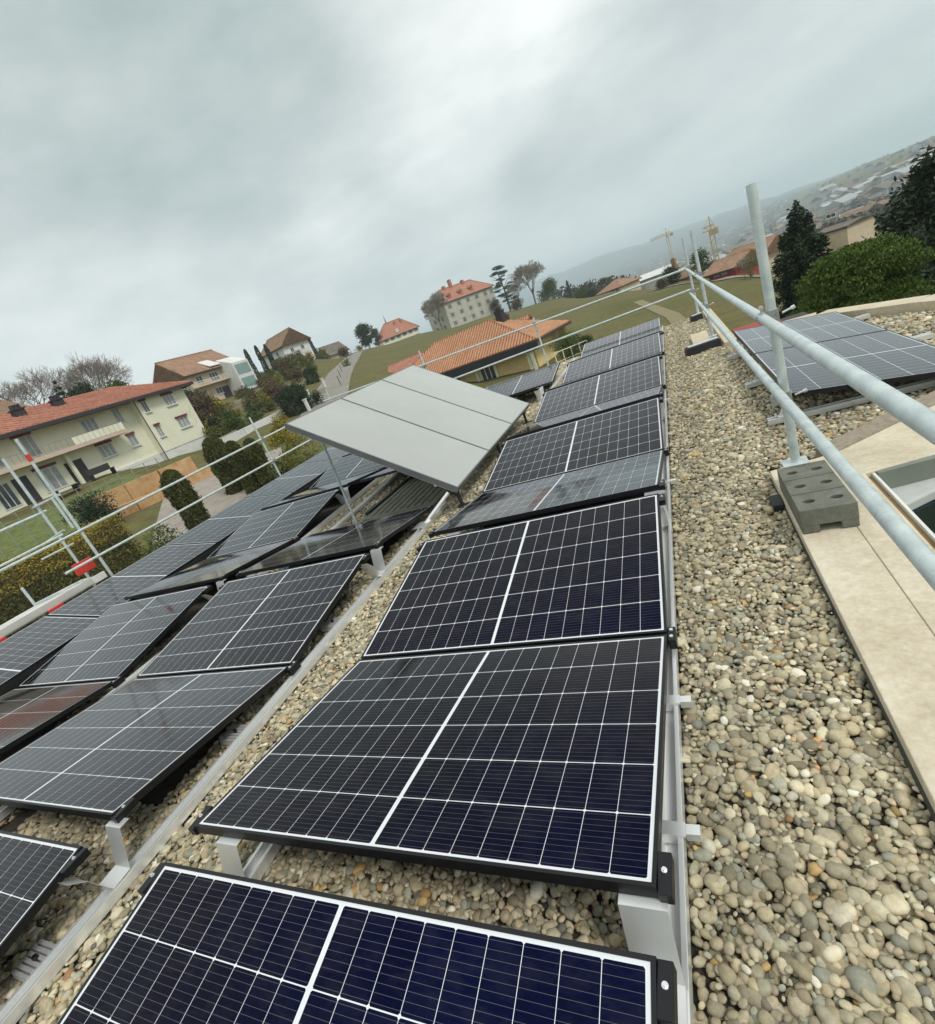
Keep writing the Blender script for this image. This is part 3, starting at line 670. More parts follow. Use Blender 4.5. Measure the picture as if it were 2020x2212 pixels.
# ------------------------------------------------------------------ scaffold guard rails
TR = .0242
def coupler(mb, p, ax1, ax2):
    p = Vector(p)
    for ax, o in ((ax1, Vector((0, 0, 0))), (ax2, Vector((.0, 0, 0)))):
        ax = Vector(ax); mb.tube(p-ax*.028, p+ax*.028, TR+.009, n=12)
def guard_right():
    t = thing('guard_rail', 'galvanised steel tube guard rail with two rails running along the right side of the roof', 'guard rail', (0, 0, 0))
    xr = .715; xp = .758
    posts = [(xp, 2.544, .20, 1.70), (xp, 8.25, .12, 1.67), (.752, 11.64, .11, 1.63)]
    for x, y, z0, z1 in posts:
        mb = MB(); mb.pipe((x, y, z0), (x, y, z1), TR); mb.build('post', M['galv'], t, smooth=True)
        mb = MB(); mb.box(x-.07, x+.06, y-.055, y+.055, z0-.008, z0); mb.build('base_plate', M['galv'], t, bevel=.002)
        for zr in (1.055, .60 if y < 5 else .58):
            c = MB(); c.tube((x, y, zr-.03), (x, y, zr+.03), TR+.007, n=14); c.tube((xr, y-.03, zr), (xr, y+.03, zr), TR+.007, n=14)
            c.box(xr-.01, x+.01, y-.02, y+.02, zr-.02, zr+.02)
            c.build('coupler', M['galv_dark'], t, smooth=True)
            c2 = MB(); c2.tube((x+.045, y-.01, zr+.0), (x+.10, y-.025, zr+.015), .006, n=6); c2.tube((x+.085, y-.02, zr+.01), (x+.10, y-.025, zr+.015), .011, n=6); c2.build('bolt', M['washer'], t)
            c2 = MB(); c2.tube((xr-.01, y-.055, zr+.025), (xr-.01, y-.06, zr+.075), .006, n=6); c2.tube((xr-.01, y-.06, zr+.058), (xr-.01, y-.06, zr+.070), .011, n=6)
            c2.build('bolt', M['washer'], t)
    mb = MB(); mb.pipe((xr, -1.5, 1.075), (xr-.01, 6.2, 1.045), TR); mb.build('top_rail', M['galv'], t, smooth=True)
    mb = MB(); mb.tube((xr-.01, 5.6, 1.047), (xr-.015, 12.05, 1.04), TR*.93, n=16); mb.build('top_rail', M['galv'], t, smooth=True)
    mb = MB(); mb.pipe((xr-.005, -1.5, .735), (xr-.02, 12.05, .53), TR); mb.build('mid_rail', M['galv'], t, smooth=True)
    t2 = thing('guard_rail', 'thin two tube guard rail across the far roof edge in front of the vineyard', 'guard rail', (0, 0, 0))
    for x, z0, z1 in ((.70, .1, 1.66),):
        pass
    mb = MB(); mb.tube((.72, 12.1, 1.03), (-9.6, 12.1, 1.24), TR*.95, n=12); mb.build('top_rail', M['galv'], t2, smooth=True)
    mb = MB(); mb.tube((.72, 12.13, .585), (-9.6, 12.13, .50), TR*.95, n=12); mb.build('mid_rail', M['galv'], t2, smooth=True)
    for x in (-2.75, -6.0, -9.4):
        mb = MB(); mb.tube((x, 12.17, -.35), (x, 12.17, 1.55 if x < -5 else 1.25), TR*.95, n=12); mb.build('post', M['galv'], t2, smooth=True)
        c = MB(); c.box(x-.035, x+.035, 12.08, 12.2, 1.09, 1.15); c.box(x-.035, x+.035, 12.08, 12.2, .50, .56); c.build('coupler', M['galv_dark'], t2, bevel=.005)
    # ballast blocks
    b = thing('ballast_block', 'grey concrete ballast block with round holes under the nearest guard rail post', 'ballast block', (.77, 2.215, .059))
    bm_holes(b)
    for (x, y, w_, l_, lab) in ((.60, 7.95, .26, .11, 'long black rubber foot of the second guard rail post'), (.70, 11.5, .12, .10, 'small black rubber foot of the farthest guard rail post')):
        f = thing('scaffold_block', lab, 'scaffold foot', (x, y, .0), math.radians(8))
        mb = MB(); mb.box(-w_, w_*.85, -l_, l_, .0, .105); mb.box(-w_+.02, w_*.85-.02, -l_+.02, l_-.02, .105, .115)
        mb.build('block', M['black_plastic'], f, bevel=.008)
        mb = MB(); mb.box(-w_+.04, w_*.8, -l_*.5, l_*.9, .1152, .119); mb.build('top_plate', M['galv'], f)
def bm_holes(b):
    # block with a 2 x 3 grid of cylindrical holes and a recess between two feet, boolean free
    hw, hl, h = .118, .285, .132
    mb = MB(); mb.box(-hw, -hw*.36, -hl, hl, 0, .045); mb.box(hw*.40, hw, -hl, hl, 0, .045); mb.build('foot_block', M['ballast'], b, bevel=.006)
    nx, ny, R = 2, 3, .0205
    top = MB(); cells = []
    cw, cl = 2*hw/nx, 2*hl/ny
    for i in range(nx):
        for j in range(ny):
            x0 = -hw+i*cw; y0 = -hl+j*cl; cx, cy = x0+cw/2, y0+cl/2; n = 24
            sx = hw*.0
            ring = []; out = []
            for k in range(n):
                a = 2*PI*(k+.5)/n; ring.append((cx+R*1.35*math.cos(a), cy+R*math.sin(a)))
                m_ = max(abs(math.cos(a))/(cw/2), abs(math.sin(a))/(cl/2)); out.append((cx+math.cos(a)/m_, cy+math.sin(a)/m_))
            vs = [(x, y, h) for x, y in ring]+[(x, y, h) for x, y in out]+[(x, y, .05) for x, y in ring]
            fs = []
            for k in range(n):
                l = (k+1) % n; fs.append((k, n+k, n+l, l)); fs.append((k, l, 2*n+l, 2*n+k))
            fs.append(tuple(range(2*n, 3*n)))
            top.add(vs, fs)
            # corners not reached by the radial fan
            for sx in (-1, 1):
                for sy in (-1, 1):
                    c = (cx+sx*cw/2, cy+sy*cl/2); near = sorted(range(n), key=lambda k: (out[k][0]-c[0])**2+(out[k][1]-c[1])**2)[:2]
                    top.add([(c[0], c[1], h), (*out[near[0]], h), (*out[near[1]], h)], [(0, 1, 2)])
    top.add([(-hw, -hl, h), (hw, -hl, h), (hw, hl, h), (-hw, hl, h), (-hw, -hl, .045), (hw, -hl, .045), (hw, hl, .045), (-hw, hl, .045)],
            [(0, 4, 5, 1), (1, 5, 6, 2), (2, 6, 7, 3), (3, 7, 4, 0), (7, 6, 5, 4)])
    top.build('block', M['ballast'], b)
    mb = MB()
    for j in (1, 2): mb.box(-hw+.004, hw-.004, -hl+j*cl-.0025, -hl+j*cl+.0025, h-.001, h+.0012)
    mb.build('groove', simple('groove_shadow_dirt', (.06, .062, .05), .9), b)
guard_right()

def guard_left():
    t = thing('guard_rail', 'two tube guard rail along the left roof edge in front of the gardens', 'guard rail', (0, 0, 0))
    x = -9.6
    mb = MB(); mb.tube((x, -2.5, .81), (x, 12.1, 1.075), TR, n=12); mb.build('top_rail', M['galv'], t, smooth=True)
    mb = MB(); mb.tube((x, 3.70, .405), (x, 12.1, .425), TR, n=12); mb.build('mid_rail', M['galv'], t, smooth=True)
    mb = MB(); mb.tube((x-.06, 2.9, .965), (x-.06, 4.05, 1.0), TR*.8, n=10); mb.build('rail_sleeve', M['galv'], t, smooth=True)
    mb = MB(); mb.tube((x-.05, 9.13, -.6), (x-.05, 9.13, 1.62), TR, n=12); mb.build('post', M['galv'], t, smooth=True)
    mb = MB(); mb.box(x-.09, x+.03, 9.09, 9.17, 1.0, 1.06); mb.box(x-.09, x+.03, 9.09, 9.17, .39, .45); mb.build('coupler', M['galv_dark'], t)
    s = thing('scaffold_tower', 'white galvanised scaffold tower with tall posts and a platform at the left roof edge', 'scaffold', (0, 0, 0))
    for (px, py, z0, z1) in ((-9.62, 4.30, -6, 2.68), (-10.42, 4.34, -6, 2.52)):
        mb = MB(); mb.tube((px, py, z0), (px, py, z1), TR*1.05, n=12); mb.build('post', M['galv'], s, smooth=True)
    mb = MB(); mb.tube((-9.72, 4.28, 1.02), (-9.72, 4.28, 1.62), TR, n=12); mb.build('post_sleeve', M['galv'], s, smooth=True)
    mb = MB(); mb.tube((-10.42, -2.0, 1.33), (-10.42, 4.42, 1.45), TR, n=12); mb.build('outer_rail', M['galv'], s, smooth=True)
    mb = MB(); mb.tube((-9.55, 4.32, 1.62), (-10.5, 4.32, 1.58), TR*.9, n=10); mb.build('cross_tube', M['galv'], s, smooth=True)
    mb = MB(); mb.tube((-10.42, 4.1, .95), (-9.75, 4.15, 1.05), TR*.7, n=8); mb.tube((-10.42, 3.9, .72), (-9.75, 4.15, .78), TR*.7, n=8); mb.build('brace', M['galv'], s, smooth=True)
    mb = MB(); mb.box(-10.40, -9.70, -2.5, 4.2, .03, .08); mb.box(-9.72, -9.66, -2.5, 4.25, .0, .12)
    for k in range(14): mb.box(-10.38+k*.05, -10.36+k*.05, -2.5, 4.2, .08, .086)
    mb.build('platform', M['white_frame'], s, bevel=.004)
    mb = MB(); mb.box(-9.66, -9.64, -2.5, 4.0, .02, .13); mb.build('platform_edge', M['alu'], s)
    mb = MB(); mb.box(-9.80, -9.74, 3.92, 4.24, .24, .45); mb.build('red_toe_board', M['red'], s, bevel=.005)
    mb = MB(); mb.tube((-9.62, 4.30, 2.28), (-9.62, 4.30, 2.40), TR*1.45, n=12); mb.build('red_marker', M['red'], s)
    for y in (2.45, 3.32): 
        mb = MB(); mb.box(-9.64, -9.60, y-.14, y+.10, -.10, .02); mb.build('red_clip', M['red'], s, bevel=.01)
    mb = MB(); mb.tube((-10.42, 3.4, -.4), (-10.42, 3.4, .45), TR, n=10); mb.tube((-10.42, 3.4, .1), (-9.7, 3.9, .16), TR*.8, n=10); mb.build('short_post', M['galv'], s, smooth=True)
guard_left()
#@@PART2
# ------------------------------------------------------------------ vegetation
def mat_leaf(name, a, b, c=None, rough=.65):
    t = NT(name, rough, 0, .25); r = t.island(); stops = [(.1, a), (.75, b)]
    if c: stops.append((.95, c))
    col = t.ramp(r, stops); n = t.noise(.9, 2, .5, 'Object')
    t.color(t.mix(.6, col, t.ramp(n, [(.3, (.33,)*3), (.7, (.68,)*3)]), 'OVERLAY'))
    return t.m
LF = {
 'dark': mat_leaf('dark_conifer_leaves', (.018, .032, .016), (.040, .062, .028)),
 'green': mat_leaf('evergreen_leaves', (.035, .062, .014), (.085, .125, .026), (.12, .15, .04)),
 'pine': mat_leaf('pine_needles', (.050, .090, .012), (.085, .135, .018), (.12, .165, .03)),
 'cypress': mat_leaf('cypress_leaves', (.045, .060, .016), (.09, .10, .028), (.14, .11, .04)),
 'ochre': mat_leaf('ochre_beech_leaves', (.20, .16, .022), (.34, .27, .04), (.42, .34, .07)),
 'yellow': mat_leaf('yellow_green_leaves', (.12, .12, .015), (.30, .25, .03), (.45, .32, .03)),
 'olive': mat_leaf('olive_garden_leaves', (.07, .085, .02), (.14, .15, .03), (.22, .19, .05)),
 'brown': mat_leaf('brown_shrub_leaves', (.07, .045, .025), (.13, .085, .045), (.16, .12, .07)),
}
BARK = simple('grey_bark', (.13, .11, .09), .9, 0, .25, 20, .4)
TWIG = simple('bare_twigs', (.27, .235, .21), .9, 0, .2, 3)
def leaves_mesh(name, parent, P, size, mat, flat=.0, droop=None, aspect=1.7):
    """P: (n,3) leaf centres; each a small bent kite of two triangles"""
    n = len(P); d = RNG.normal(size=(n, 3)); 
    if droop is not None: d = d*.55+droop
    d /= np.linalg.norm(d, axis=1)[:, None]
    e = RNG.normal(size=(n, 3)); e[:, 2] *= (1-flat); s = np.cross(d, e); s /= np.linalg.norm(s, axis=1)[:, None]
    L = size*RNG.uniform(.6, 1.3, n)[:, None]; nn = np.cross(d, s)
    a = P-d*L*.5; b = P+s*L*.5/aspect+nn*L*.08; c = P+d*L*.5; f = P-s*L*.5/aspect+nn*L*.08
    V = np.stack([a, b, c, f], 1).reshape(-1, 3); k = np.arange(n)*4
    F = np.stack([k, k+1, k+2, k+3], 1)
    return np_mesh(name, V, F, mat, parent, smooth=False, quads=True)
def blob_points(clumps, n, shell=.55):
    """points through lumpy clumps [(centre, radii)], denser towards the outside"""
    vol = np.array([c[1][0]*c[1][1]*c[1][2] for c in clumps])**.67; cnt = np.maximum(1, (n*vol/vol.sum()).astype(int)); out = []
    for (c, r), k in zip(clumps, cnt):
        d = RNG.normal(size=(k, 3)); d /= np.linalg.norm(d, axis=1)[:, None]
        rad = RNG.uniform(shell**3, 1, k)**(1/3.)*(1+.12*np.sin(d[:, 0]*7+c[0])*np.sin(d[:, 1]*8+c[1])+.08*np.sin(d[:, 2]*11))
        out.append(np.array(c)+d*np.array(r)*rad[:, None])
    return np.concatenate(out)
def crown_clumps(r, h, z0, n, top=.0):
    cl = []
    for i in range(n):
        a = random.uniform(0, 2*PI); q = random.random()**.6; zz = random.random()
        rr = r*(1-.75*abs(zz-.42)**1.3)*q*.60
        s = r*random.uniform(.36, .58)
        cl.append(((rr*math.cos(a), rr*math.sin(a), z0+h*(.12+.76*zz)), (s, s, s*random.uniform(.6, .9))))
    return cl
def trunk_mesh(name, parent, h, r, limbs=5, spread=1.0, mat=None):
    mb = MB(); mb.tube((0, 0, -.6), (0.02*h, 0, h*.5), r, r*.7, 8, False); mb.tube((0.02*h, 0, h*.5), (-.01*h, .02*h, h*.95), r*.7, r*.18, 7, False)
    for i in range(limbs):
        a = 2*PI*i/limbs+random.uniform(-.4, .4); z = h*random.uniform(.35, .75)
        mb.tube((.01*h, 0, z), (math.cos(a)*spread, math.sin(a)*spread, z+h*random.uniform(.08, .25)), r*.35, r*.1, 6, False)
    return mb.build(name, mat or BARK, parent, smooth=True)
def leafy(name, label, cat, az, d, r, h, z, kind, n=2500, size=.12, group=None, clumps=14, trunk=True, base=None, el=None):
    p = pos(az, d, 0); gz = ground_at(p.x, p.y) if z is None else z
    t = thing(name, label, cat, (p.x, p.y, gz), random.uniform(0, 6), group)
    b = h*.06 if base is None else base
    PP = blob_points(crown_clumps(r, h-b, b, clumps), n, .3); PP += RNG.normal(size=PP.shape)*r*.05*(RNG.random(len(PP)) < .25)[:, None]*2
    leaves_mesh('foliage', t, PP, size, LF[kind])
    trunk_mesh('trunk', t, h*.8, max(.04, h*.022), 5, r*.5); return t
def column(name, label, cat, az, d, r, ztop, kind, n=4000, size=.09, group=None, taper=.35, zb=None, flat_top=False):
    p = pos(az, d, 0); gz = (ground_at(p.x, p.y) if zb is None else zb)-.1; h = ztop-gz
    t = thing(name, label, cat, (p.x, p.y, gz), random.uniform(0, 6), group)
    z = RNG.uniform(.02, 1, n); a = RNG.uniform(0, 6.283, n)
    prof = np.where(z < .8, 1-.12*np.sin(z*3.1+1), np.sqrt(np.maximum(0, 1-((z-.8)/.2)**2)))*(1-taper*z)
    lump = 1+.13*np.sin(a*3+z*9)+.10*np.sin(a*7-z*17)+.06*np.sin(a*13+z*41)
    rad = r*prof*lump*RNG.uniform(.62, 1.0, n)**.5*(1+np.abs(RNG.normal(0, .10, n))*(RNG.random(n) < .3))
    P = np.stack([rad*np.cos(a), rad*np.sin(a), z*h], 1)
    leaves_mesh('foliage', t, P, size, LF[kind], droop=np.array([0, 0, .9])); trunk_mesh('trunk', t, h*.7, .05+r*.05, 0); return t
def conifer(name, label, az, d, r, h, z, kind='dark', n=9000, size=.22, group=None, tiers=26):
    p = pos(az, d, 0); gz = ground_at(p.x, p.y) if z is None else z
    t = thing(name, label, 'tree', (p.x, p.y, gz), random.uniform(0, 6), group); P = []; Dr = []
    mbt = MB(); mbt.tube((0, 0, -.5), (0, 0, h*.97), h*.022, .02, 8, False)
    for i in range(tiers):
        f = i/(tiers-1); zz = h*(.05+.93*f); R = r*(1-f)**.60*random.uniform(.82, 1.1)+.08; k = max(4, int(9*(1-f)+4))
        for j in range(k):
            a = 2*PI*(j+random.random()*.7)/k+i; Rj = R*random.uniform(.66, 1.12); m_ = max(8, int(n*(Rj/r)/(tiers*6)))
            u = RNG.uniform(.1, 1, m_)**.8; wv = RNG.normal(0, .16, m_)*Rj*(1.15-u)+RNG.normal(0, .03, m_)
            x = u*Rj*math.cos(a)-wv*math.sin(a); y = u*Rj*math.sin(a)+wv*math.cos(a); z_ = zz-.30*Rj*u**1.4+.10*Rj*np.maximum(0, u-.75)*3+RNG.normal(0, .05*r, m_)
            P.append(np.stack([x, y, z_], 1)); Dr.append(np.tile([[math.cos(a)*.8, math.sin(a)*.8, -.15]], (m_, 1)))
            if i < tiers*.85 and j % 2 == 0: mbt.tube((0, 0, zz), (math.cos(a)*Rj*.8, math.sin(a)*Rj*.8, zz-.2*Rj), .03, .01, 5, False)
    leaves_mesh('foliage', t, np.concatenate(P), size, LF[kind], droop=np.concatenate(Dr), aspect=2.4); mbt.build('trunk', BARK, t); return t
def bare_tree(name, label, az, d, h, spread, z=None, group=None, depth=5, twig=.02, seed=1):
    rnd = random.Random(seed); p = pos(az, d, 0); gz = ground_at(p.x, p.y) if z is None else z
    t = thing(name, label, 'tree', (p.x, p.y, gz), rnd.uniform(0, 6), group); mt, mc = MB(), MB()
    def grow(a, dirv, L, r, k):
        b = a+dirv*L
        if k < 2: mt.tube(a, b, r, r*.72, 7, False)
        else: mc.tube(a, b, r, max(twig*.5, r*.62), 4 if k > 3 else 5, False)
        if k >= depth: return
        nb = 3 if k > 0 else 4
        if k >= 3: nb = 4
        for i in range(nb):
            ax = dirv.orthogonal().normalized(); ax.rotate(Matrix.Rotation(2*PI*(i+rnd.random()*.6)/nb, 3, dirv))
            nd = (dirv+ax*rnd.uniform(.35, .75)*spread+Vector((0, 0, .12))).normalized()
            grow(a+dirv*L*rnd.uniform(.55, 1.0), nd, L*rnd.uniform(.62, .82), max(twig*.6, r*.55), k+1)
    grow(Vector((0, 0, -.3)), Vector((rnd.uniform(-.05, .05), rnd.uniform(-.05, .05), 1)).normalized(), h*.36, h*.02, 0)
    mt.build('trunk', BARK, t, smooth=True); mc.build('branches', TWIG, t); return t

# ------------------------------------------------------------------ buildings
def mat_tiles(name, a, b, c, scale=3):
    t = NT(name, .85, 0, .2); n = t.noise(scale, 5, .7); n2 = t.noise(.5, 3, .5)
    col = t.ramp(n, [(.3, a), (.5, b), (.7, c)]); col = t.mix(.4, col, t.ramp(n2, [(.3, (.38,)*3), (.7, (.62,)*3)]), 'OVERLAY'); t.color(col); t.bump(n, .4, .03); return t.m
TILE_O = mat_tiles('orange_clay_tiles', (.17, .07, .04), (.27, .115, .06), (.36, .18, .10), 3)
RIBM = mat_tiles('pale_tile_ribs', (.40, .19, .105), (.52, .28, .165), (.62, .42, .28), 6)
TILE_R = mat_tiles('red_clay_tiles', (.30, .125, .085), (.40, .175, .12), (.48, .25, .17), 2)
TILE_B = mat_tiles('brown_tiles', (.15, .10, .065), (.23, .15, .09), (.30, .20, .13), 1.5)
TILE_T = mat_tiles('tan_tiles', (.22, .13, .085), (.31, .185, .12), (.38, .25, .17), 1.2)
TILE_G = mat_tiles('grey_tiles', (.12, .10, .085), (.17, .145, .12), (.22, .19, .16), 1.2)
W_CREAM = mat_concrete('cream_render', (.74, .72, .54), (.80, .785, .62), (.84, .82, .68), .6, .1)
W_YEL = mat_concrete('yellow_render', (.68, .52, .24), (.76, .59, .28), (.80, .64, .34), .8, .1)
W_WHITE = mat_concrete('white_render', (.62, .62, .59), (.70, .70, .67), (.76, .76, .73), .6, .1)
W_STONE = mat_concrete('chateau_stone', (.44, .42, .34), (.53, .51, .42), (.60, .58, .48), .5, .2)
W_TAN = mat_concrete('tan_render', (.52, .42, .29), (.60, .49, .35), (.66, .56, .42), .6, .1)
W_RED = mat_concrete('red_render', (.34, .05, .045), (.42, .07, .06), (.50, .12, .10), .8, .1)
GLASS = simple('window_glass', (.07, .085, .095), .12, 0, .5, .4)
GLASS_L = simple('curtained_glass', (.30, .32, .32), .15, 0, .25, 1.5)
TRIM = simple('white_window_frame', (.66, .66, .62), .5)
BLIND = simple('wine_red_blind', (.16, .03, .035), .7)
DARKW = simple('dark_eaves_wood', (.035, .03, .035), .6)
SHUT = simple('grey_shutter', (.25, .28, .25), .7)
def add_window(parent, O, ux, nv, w_, h, zc, u, glass=GLASS, blind=None, shutters=None, bars=1, depth=.06, sill=True):
    """window centred at u along the wall (O origin, ux unit along, nv outward normal)"""
    c = O+ux*u; Mx = Matrix(((ux.x, nv.x, 0, c.x), (ux.y, nv.y, 0, c.y), (0, 0, 1, zc), (0, 0, 0, 1)))
    mb = MB(); mb.M = Mx; t = max(.05, w_*.06)
    mb.box(-w_/2, -w_/2+t, .005, depth, -h/2, h/2); mb.box(w_/2-t, w_/2, .005, depth, -h/2, h/2); mb.box(-w_/2+t, w_/2-t, .005, depth, h/2-t, h/2); mb.box(-w_/2+t, w_/2-t, .005, depth, -h/2, -h/2+t)
    for k in range(bars):
        x = -w_/2+w_*(k+1)/(bars+1); mb.box(x-t*.5, x+t*.5, .005, depth-.004, -h/2+t, h/2-t)
    if sill: mb.box(-w_/2-.08, w_/2+.08, .005, depth+.10, -h/2-.07, -h/2-.003)
    f = mb.build('window', TRIM, parent)
    mb = MB(); mb.M = Mx; mb.box(-w_/2+t*.5, w_/2-t*.5, .008, depth*.5, -h/2+t*.5, h/2-t*.5); mb.build('pane', glass, f)
    if blind: mb = MB(); mb.M = Mx; mb.box(-w_/2-.03, w_/2+.03, .006, depth+.16, h/2+.003, h/2+.22); mb.build('blind_box', blind, f)
    if shutters:
        for s in (-1, 1):
            mb = MB(); mb.M = Mx; x0 = s*(w_/2+.02); x1 = s*(w_/2+.02+w_*.42); mb.box(min(x0, x1), max(x0, x1), .005, .05, -h/2, h/2)
            mb.build('shutter', shutters, f)
    return f
def house(name, label, A, B, depth, zb, ze, zr, wall, roof, kind='hip', over=.7, ribs=0, wins=(), side_wins=(), inset=None, group=None, cat='house', fascia=DARKW, side_right=()):
    A = Vector((A.x, A.y, 0)); B = Vector((B.x, B.y, 0)); ux = (B-A).normalized(); L = (B-A).length
    inw = Vector((-ux.y, ux.x, 0)); C0 = Vector((CX, CY, 0))
    if inw.dot(A-C0) < 0: inw = -inw
    t = thing(name, label, cat, (0, 0, 0), 0, group)
    Mx = Matrix(((ux.x, inw.x, 0, A.x), (ux.y, inw.y, 0, A.y), (0, 0, 1, 0), (0, 0, 0, 1)))
    mb = MB(); mb.M = Mx; mb.box(0, L, 0, depth, zb-1.5, ze)
    if kind == 'gable':
        for x0, x1 in ((0, .25), (L-.25, L)): mb.add([(x0, 0, ze), (x0, depth, ze), (x0, depth/2, zr-.12), (x1, 0, ze), (x1, depth, ze), (x1, depth/2, zr-.12)], [(0, 2, 1), (3, 4, 5), (0, 3, 5, 2), (1, 2, 5, 4)])
    mb.build('wall', wall, t)
    mb = MB(); mb.M = Mx; o = over; th = .16
    slope = (zr-ze)/(depth/2); zo = ze-slope*o*.55
    hin = (depth/2+o if inset is None else inset+o) if kind == 'hip' else 0
    e = [(-o, -o), (L+o, -o), (L+o, depth+o), (-o, depth+o)]; r1, r2 = (-o+hin, depth/2), (L+o-hin, depth/2)
    up = lambda dz: [(x, y, zo+dz) for x, y in e]+[(r1[0], r1[1], zr+dz), (r2[0], r2[1], zr+dz)]
    vs = up(th)+up(0)
    mb.add(vs, [(0, 1, 5, 4), (1, 2, 5), (2, 3, 4, 5), (3, 0, 4), (7, 6, 10, 11), (8, 7, 11), (9, 8, 11, 10), (6, 9, 10), (0, 6, 7, 1), (1, 7, 8, 2), (2, 8, 9, 3), (3, 9, 6, 0)])
    # ridge and hip tiles
    rr = max(.07, (zr-ze)*.035)
    mb.tube((r1[0], r1[1], zr+th), (r2[0], r2[1], zr+th), rr, n=8)
    if kind == 'hip':
        for q, w_ in ((0, r1), (1, r2), (2, r2), (3, r1)): mb.tube((e[q][0], e[q][1], zo+th), (w_[0], w_[1], zr+th), rr, n=8)
    if ribs:
        mb.cur = 1; W = depth/2+o; n = int((L+2*o)/ribs)
        for k in range(1, n):
            x = -o+k*(L+2*o)/n; f = min(1, (x+o)/hin, (L+o-x)/hin) if hin else 1
            for y0, s in ((-o, 1), (depth+o, -1)):
                mb.tube((x, y0, zo+th+.01), (x, y0+s*W*f, zo+th+.01+(zr-zo)*f), ribs*.27, n=6, caps=False)
        if hin:
            n = int((depth+2*o)/ribs)
            for k in range(1, n):
                y = -o+k*(depth+2*o)/n; f = min(1, (y+o)/W, (depth+o-y)/W)
                for x0, s in ((-o, 1), (L+o, -1)): mb.tube((x0, y, zo+th+.01), (x0+s*hin*f, y, zo+th+.01+(zr-zo)*f), ribs*.27, n=6, caps=False)
    rf = mb.build('roof', [roof, RIBM] if ribs else roof, t, smooth=bool(ribs))
    fo = o+.03; fh = .20; gl_ = [(-fo, L+fo, -fo, -fo+.05), (-fo, L+fo, depth+fo-.05, depth+fo)]
    if kind == 'hip': gl_ += [(-fo, -fo+.05, -fo+.05, depth+fo-.05), (L+fo-.05, L+fo, -fo+.05, depth+fo-.05)]
    for x0, x1, y0, y1 in gl_: mb = MB(); mb.M = Mx; mb.box(x0, x1, y0, y1, zo-fh*.6, zo+fh*.45); mb.build('gutter', fascia, rf)
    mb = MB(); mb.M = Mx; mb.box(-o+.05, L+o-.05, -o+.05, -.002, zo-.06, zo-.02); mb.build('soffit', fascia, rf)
    for wn in wins: add_window(t, A, ux, -inw, wn[1], wn[2], wn[3], wn[0]*L, *wn[4:])
    for wn in side_wins: add_window(t, A, inw, -ux, wn[1], wn[2], wn[3], wn[0]*depth, *wn[4:])
    for wn in side_right: add_window(t, B, inw, ux, wn[1], wn[2], wn[3], wn[0]*depth, *wn[4:])
    t['_L'] = L
    return t, Mx
def chimney(t, Mx, x, y, z0, z1, s=.35, mat=None):
    mb = MB(); mb.M = Mx; mb.box(x-s, x+s, y-s, y+s, z0, z1); mb.box(x-s-.06, x+s+.06, y-s-.06, y+s+.06, z1, z1+.12)
    mb.box(x-s*.6, x+s*.6, y-s*.6, y+s*.6, z1+.12, z1+.35)
    mb.build('chimney', mat or DARKW, t)

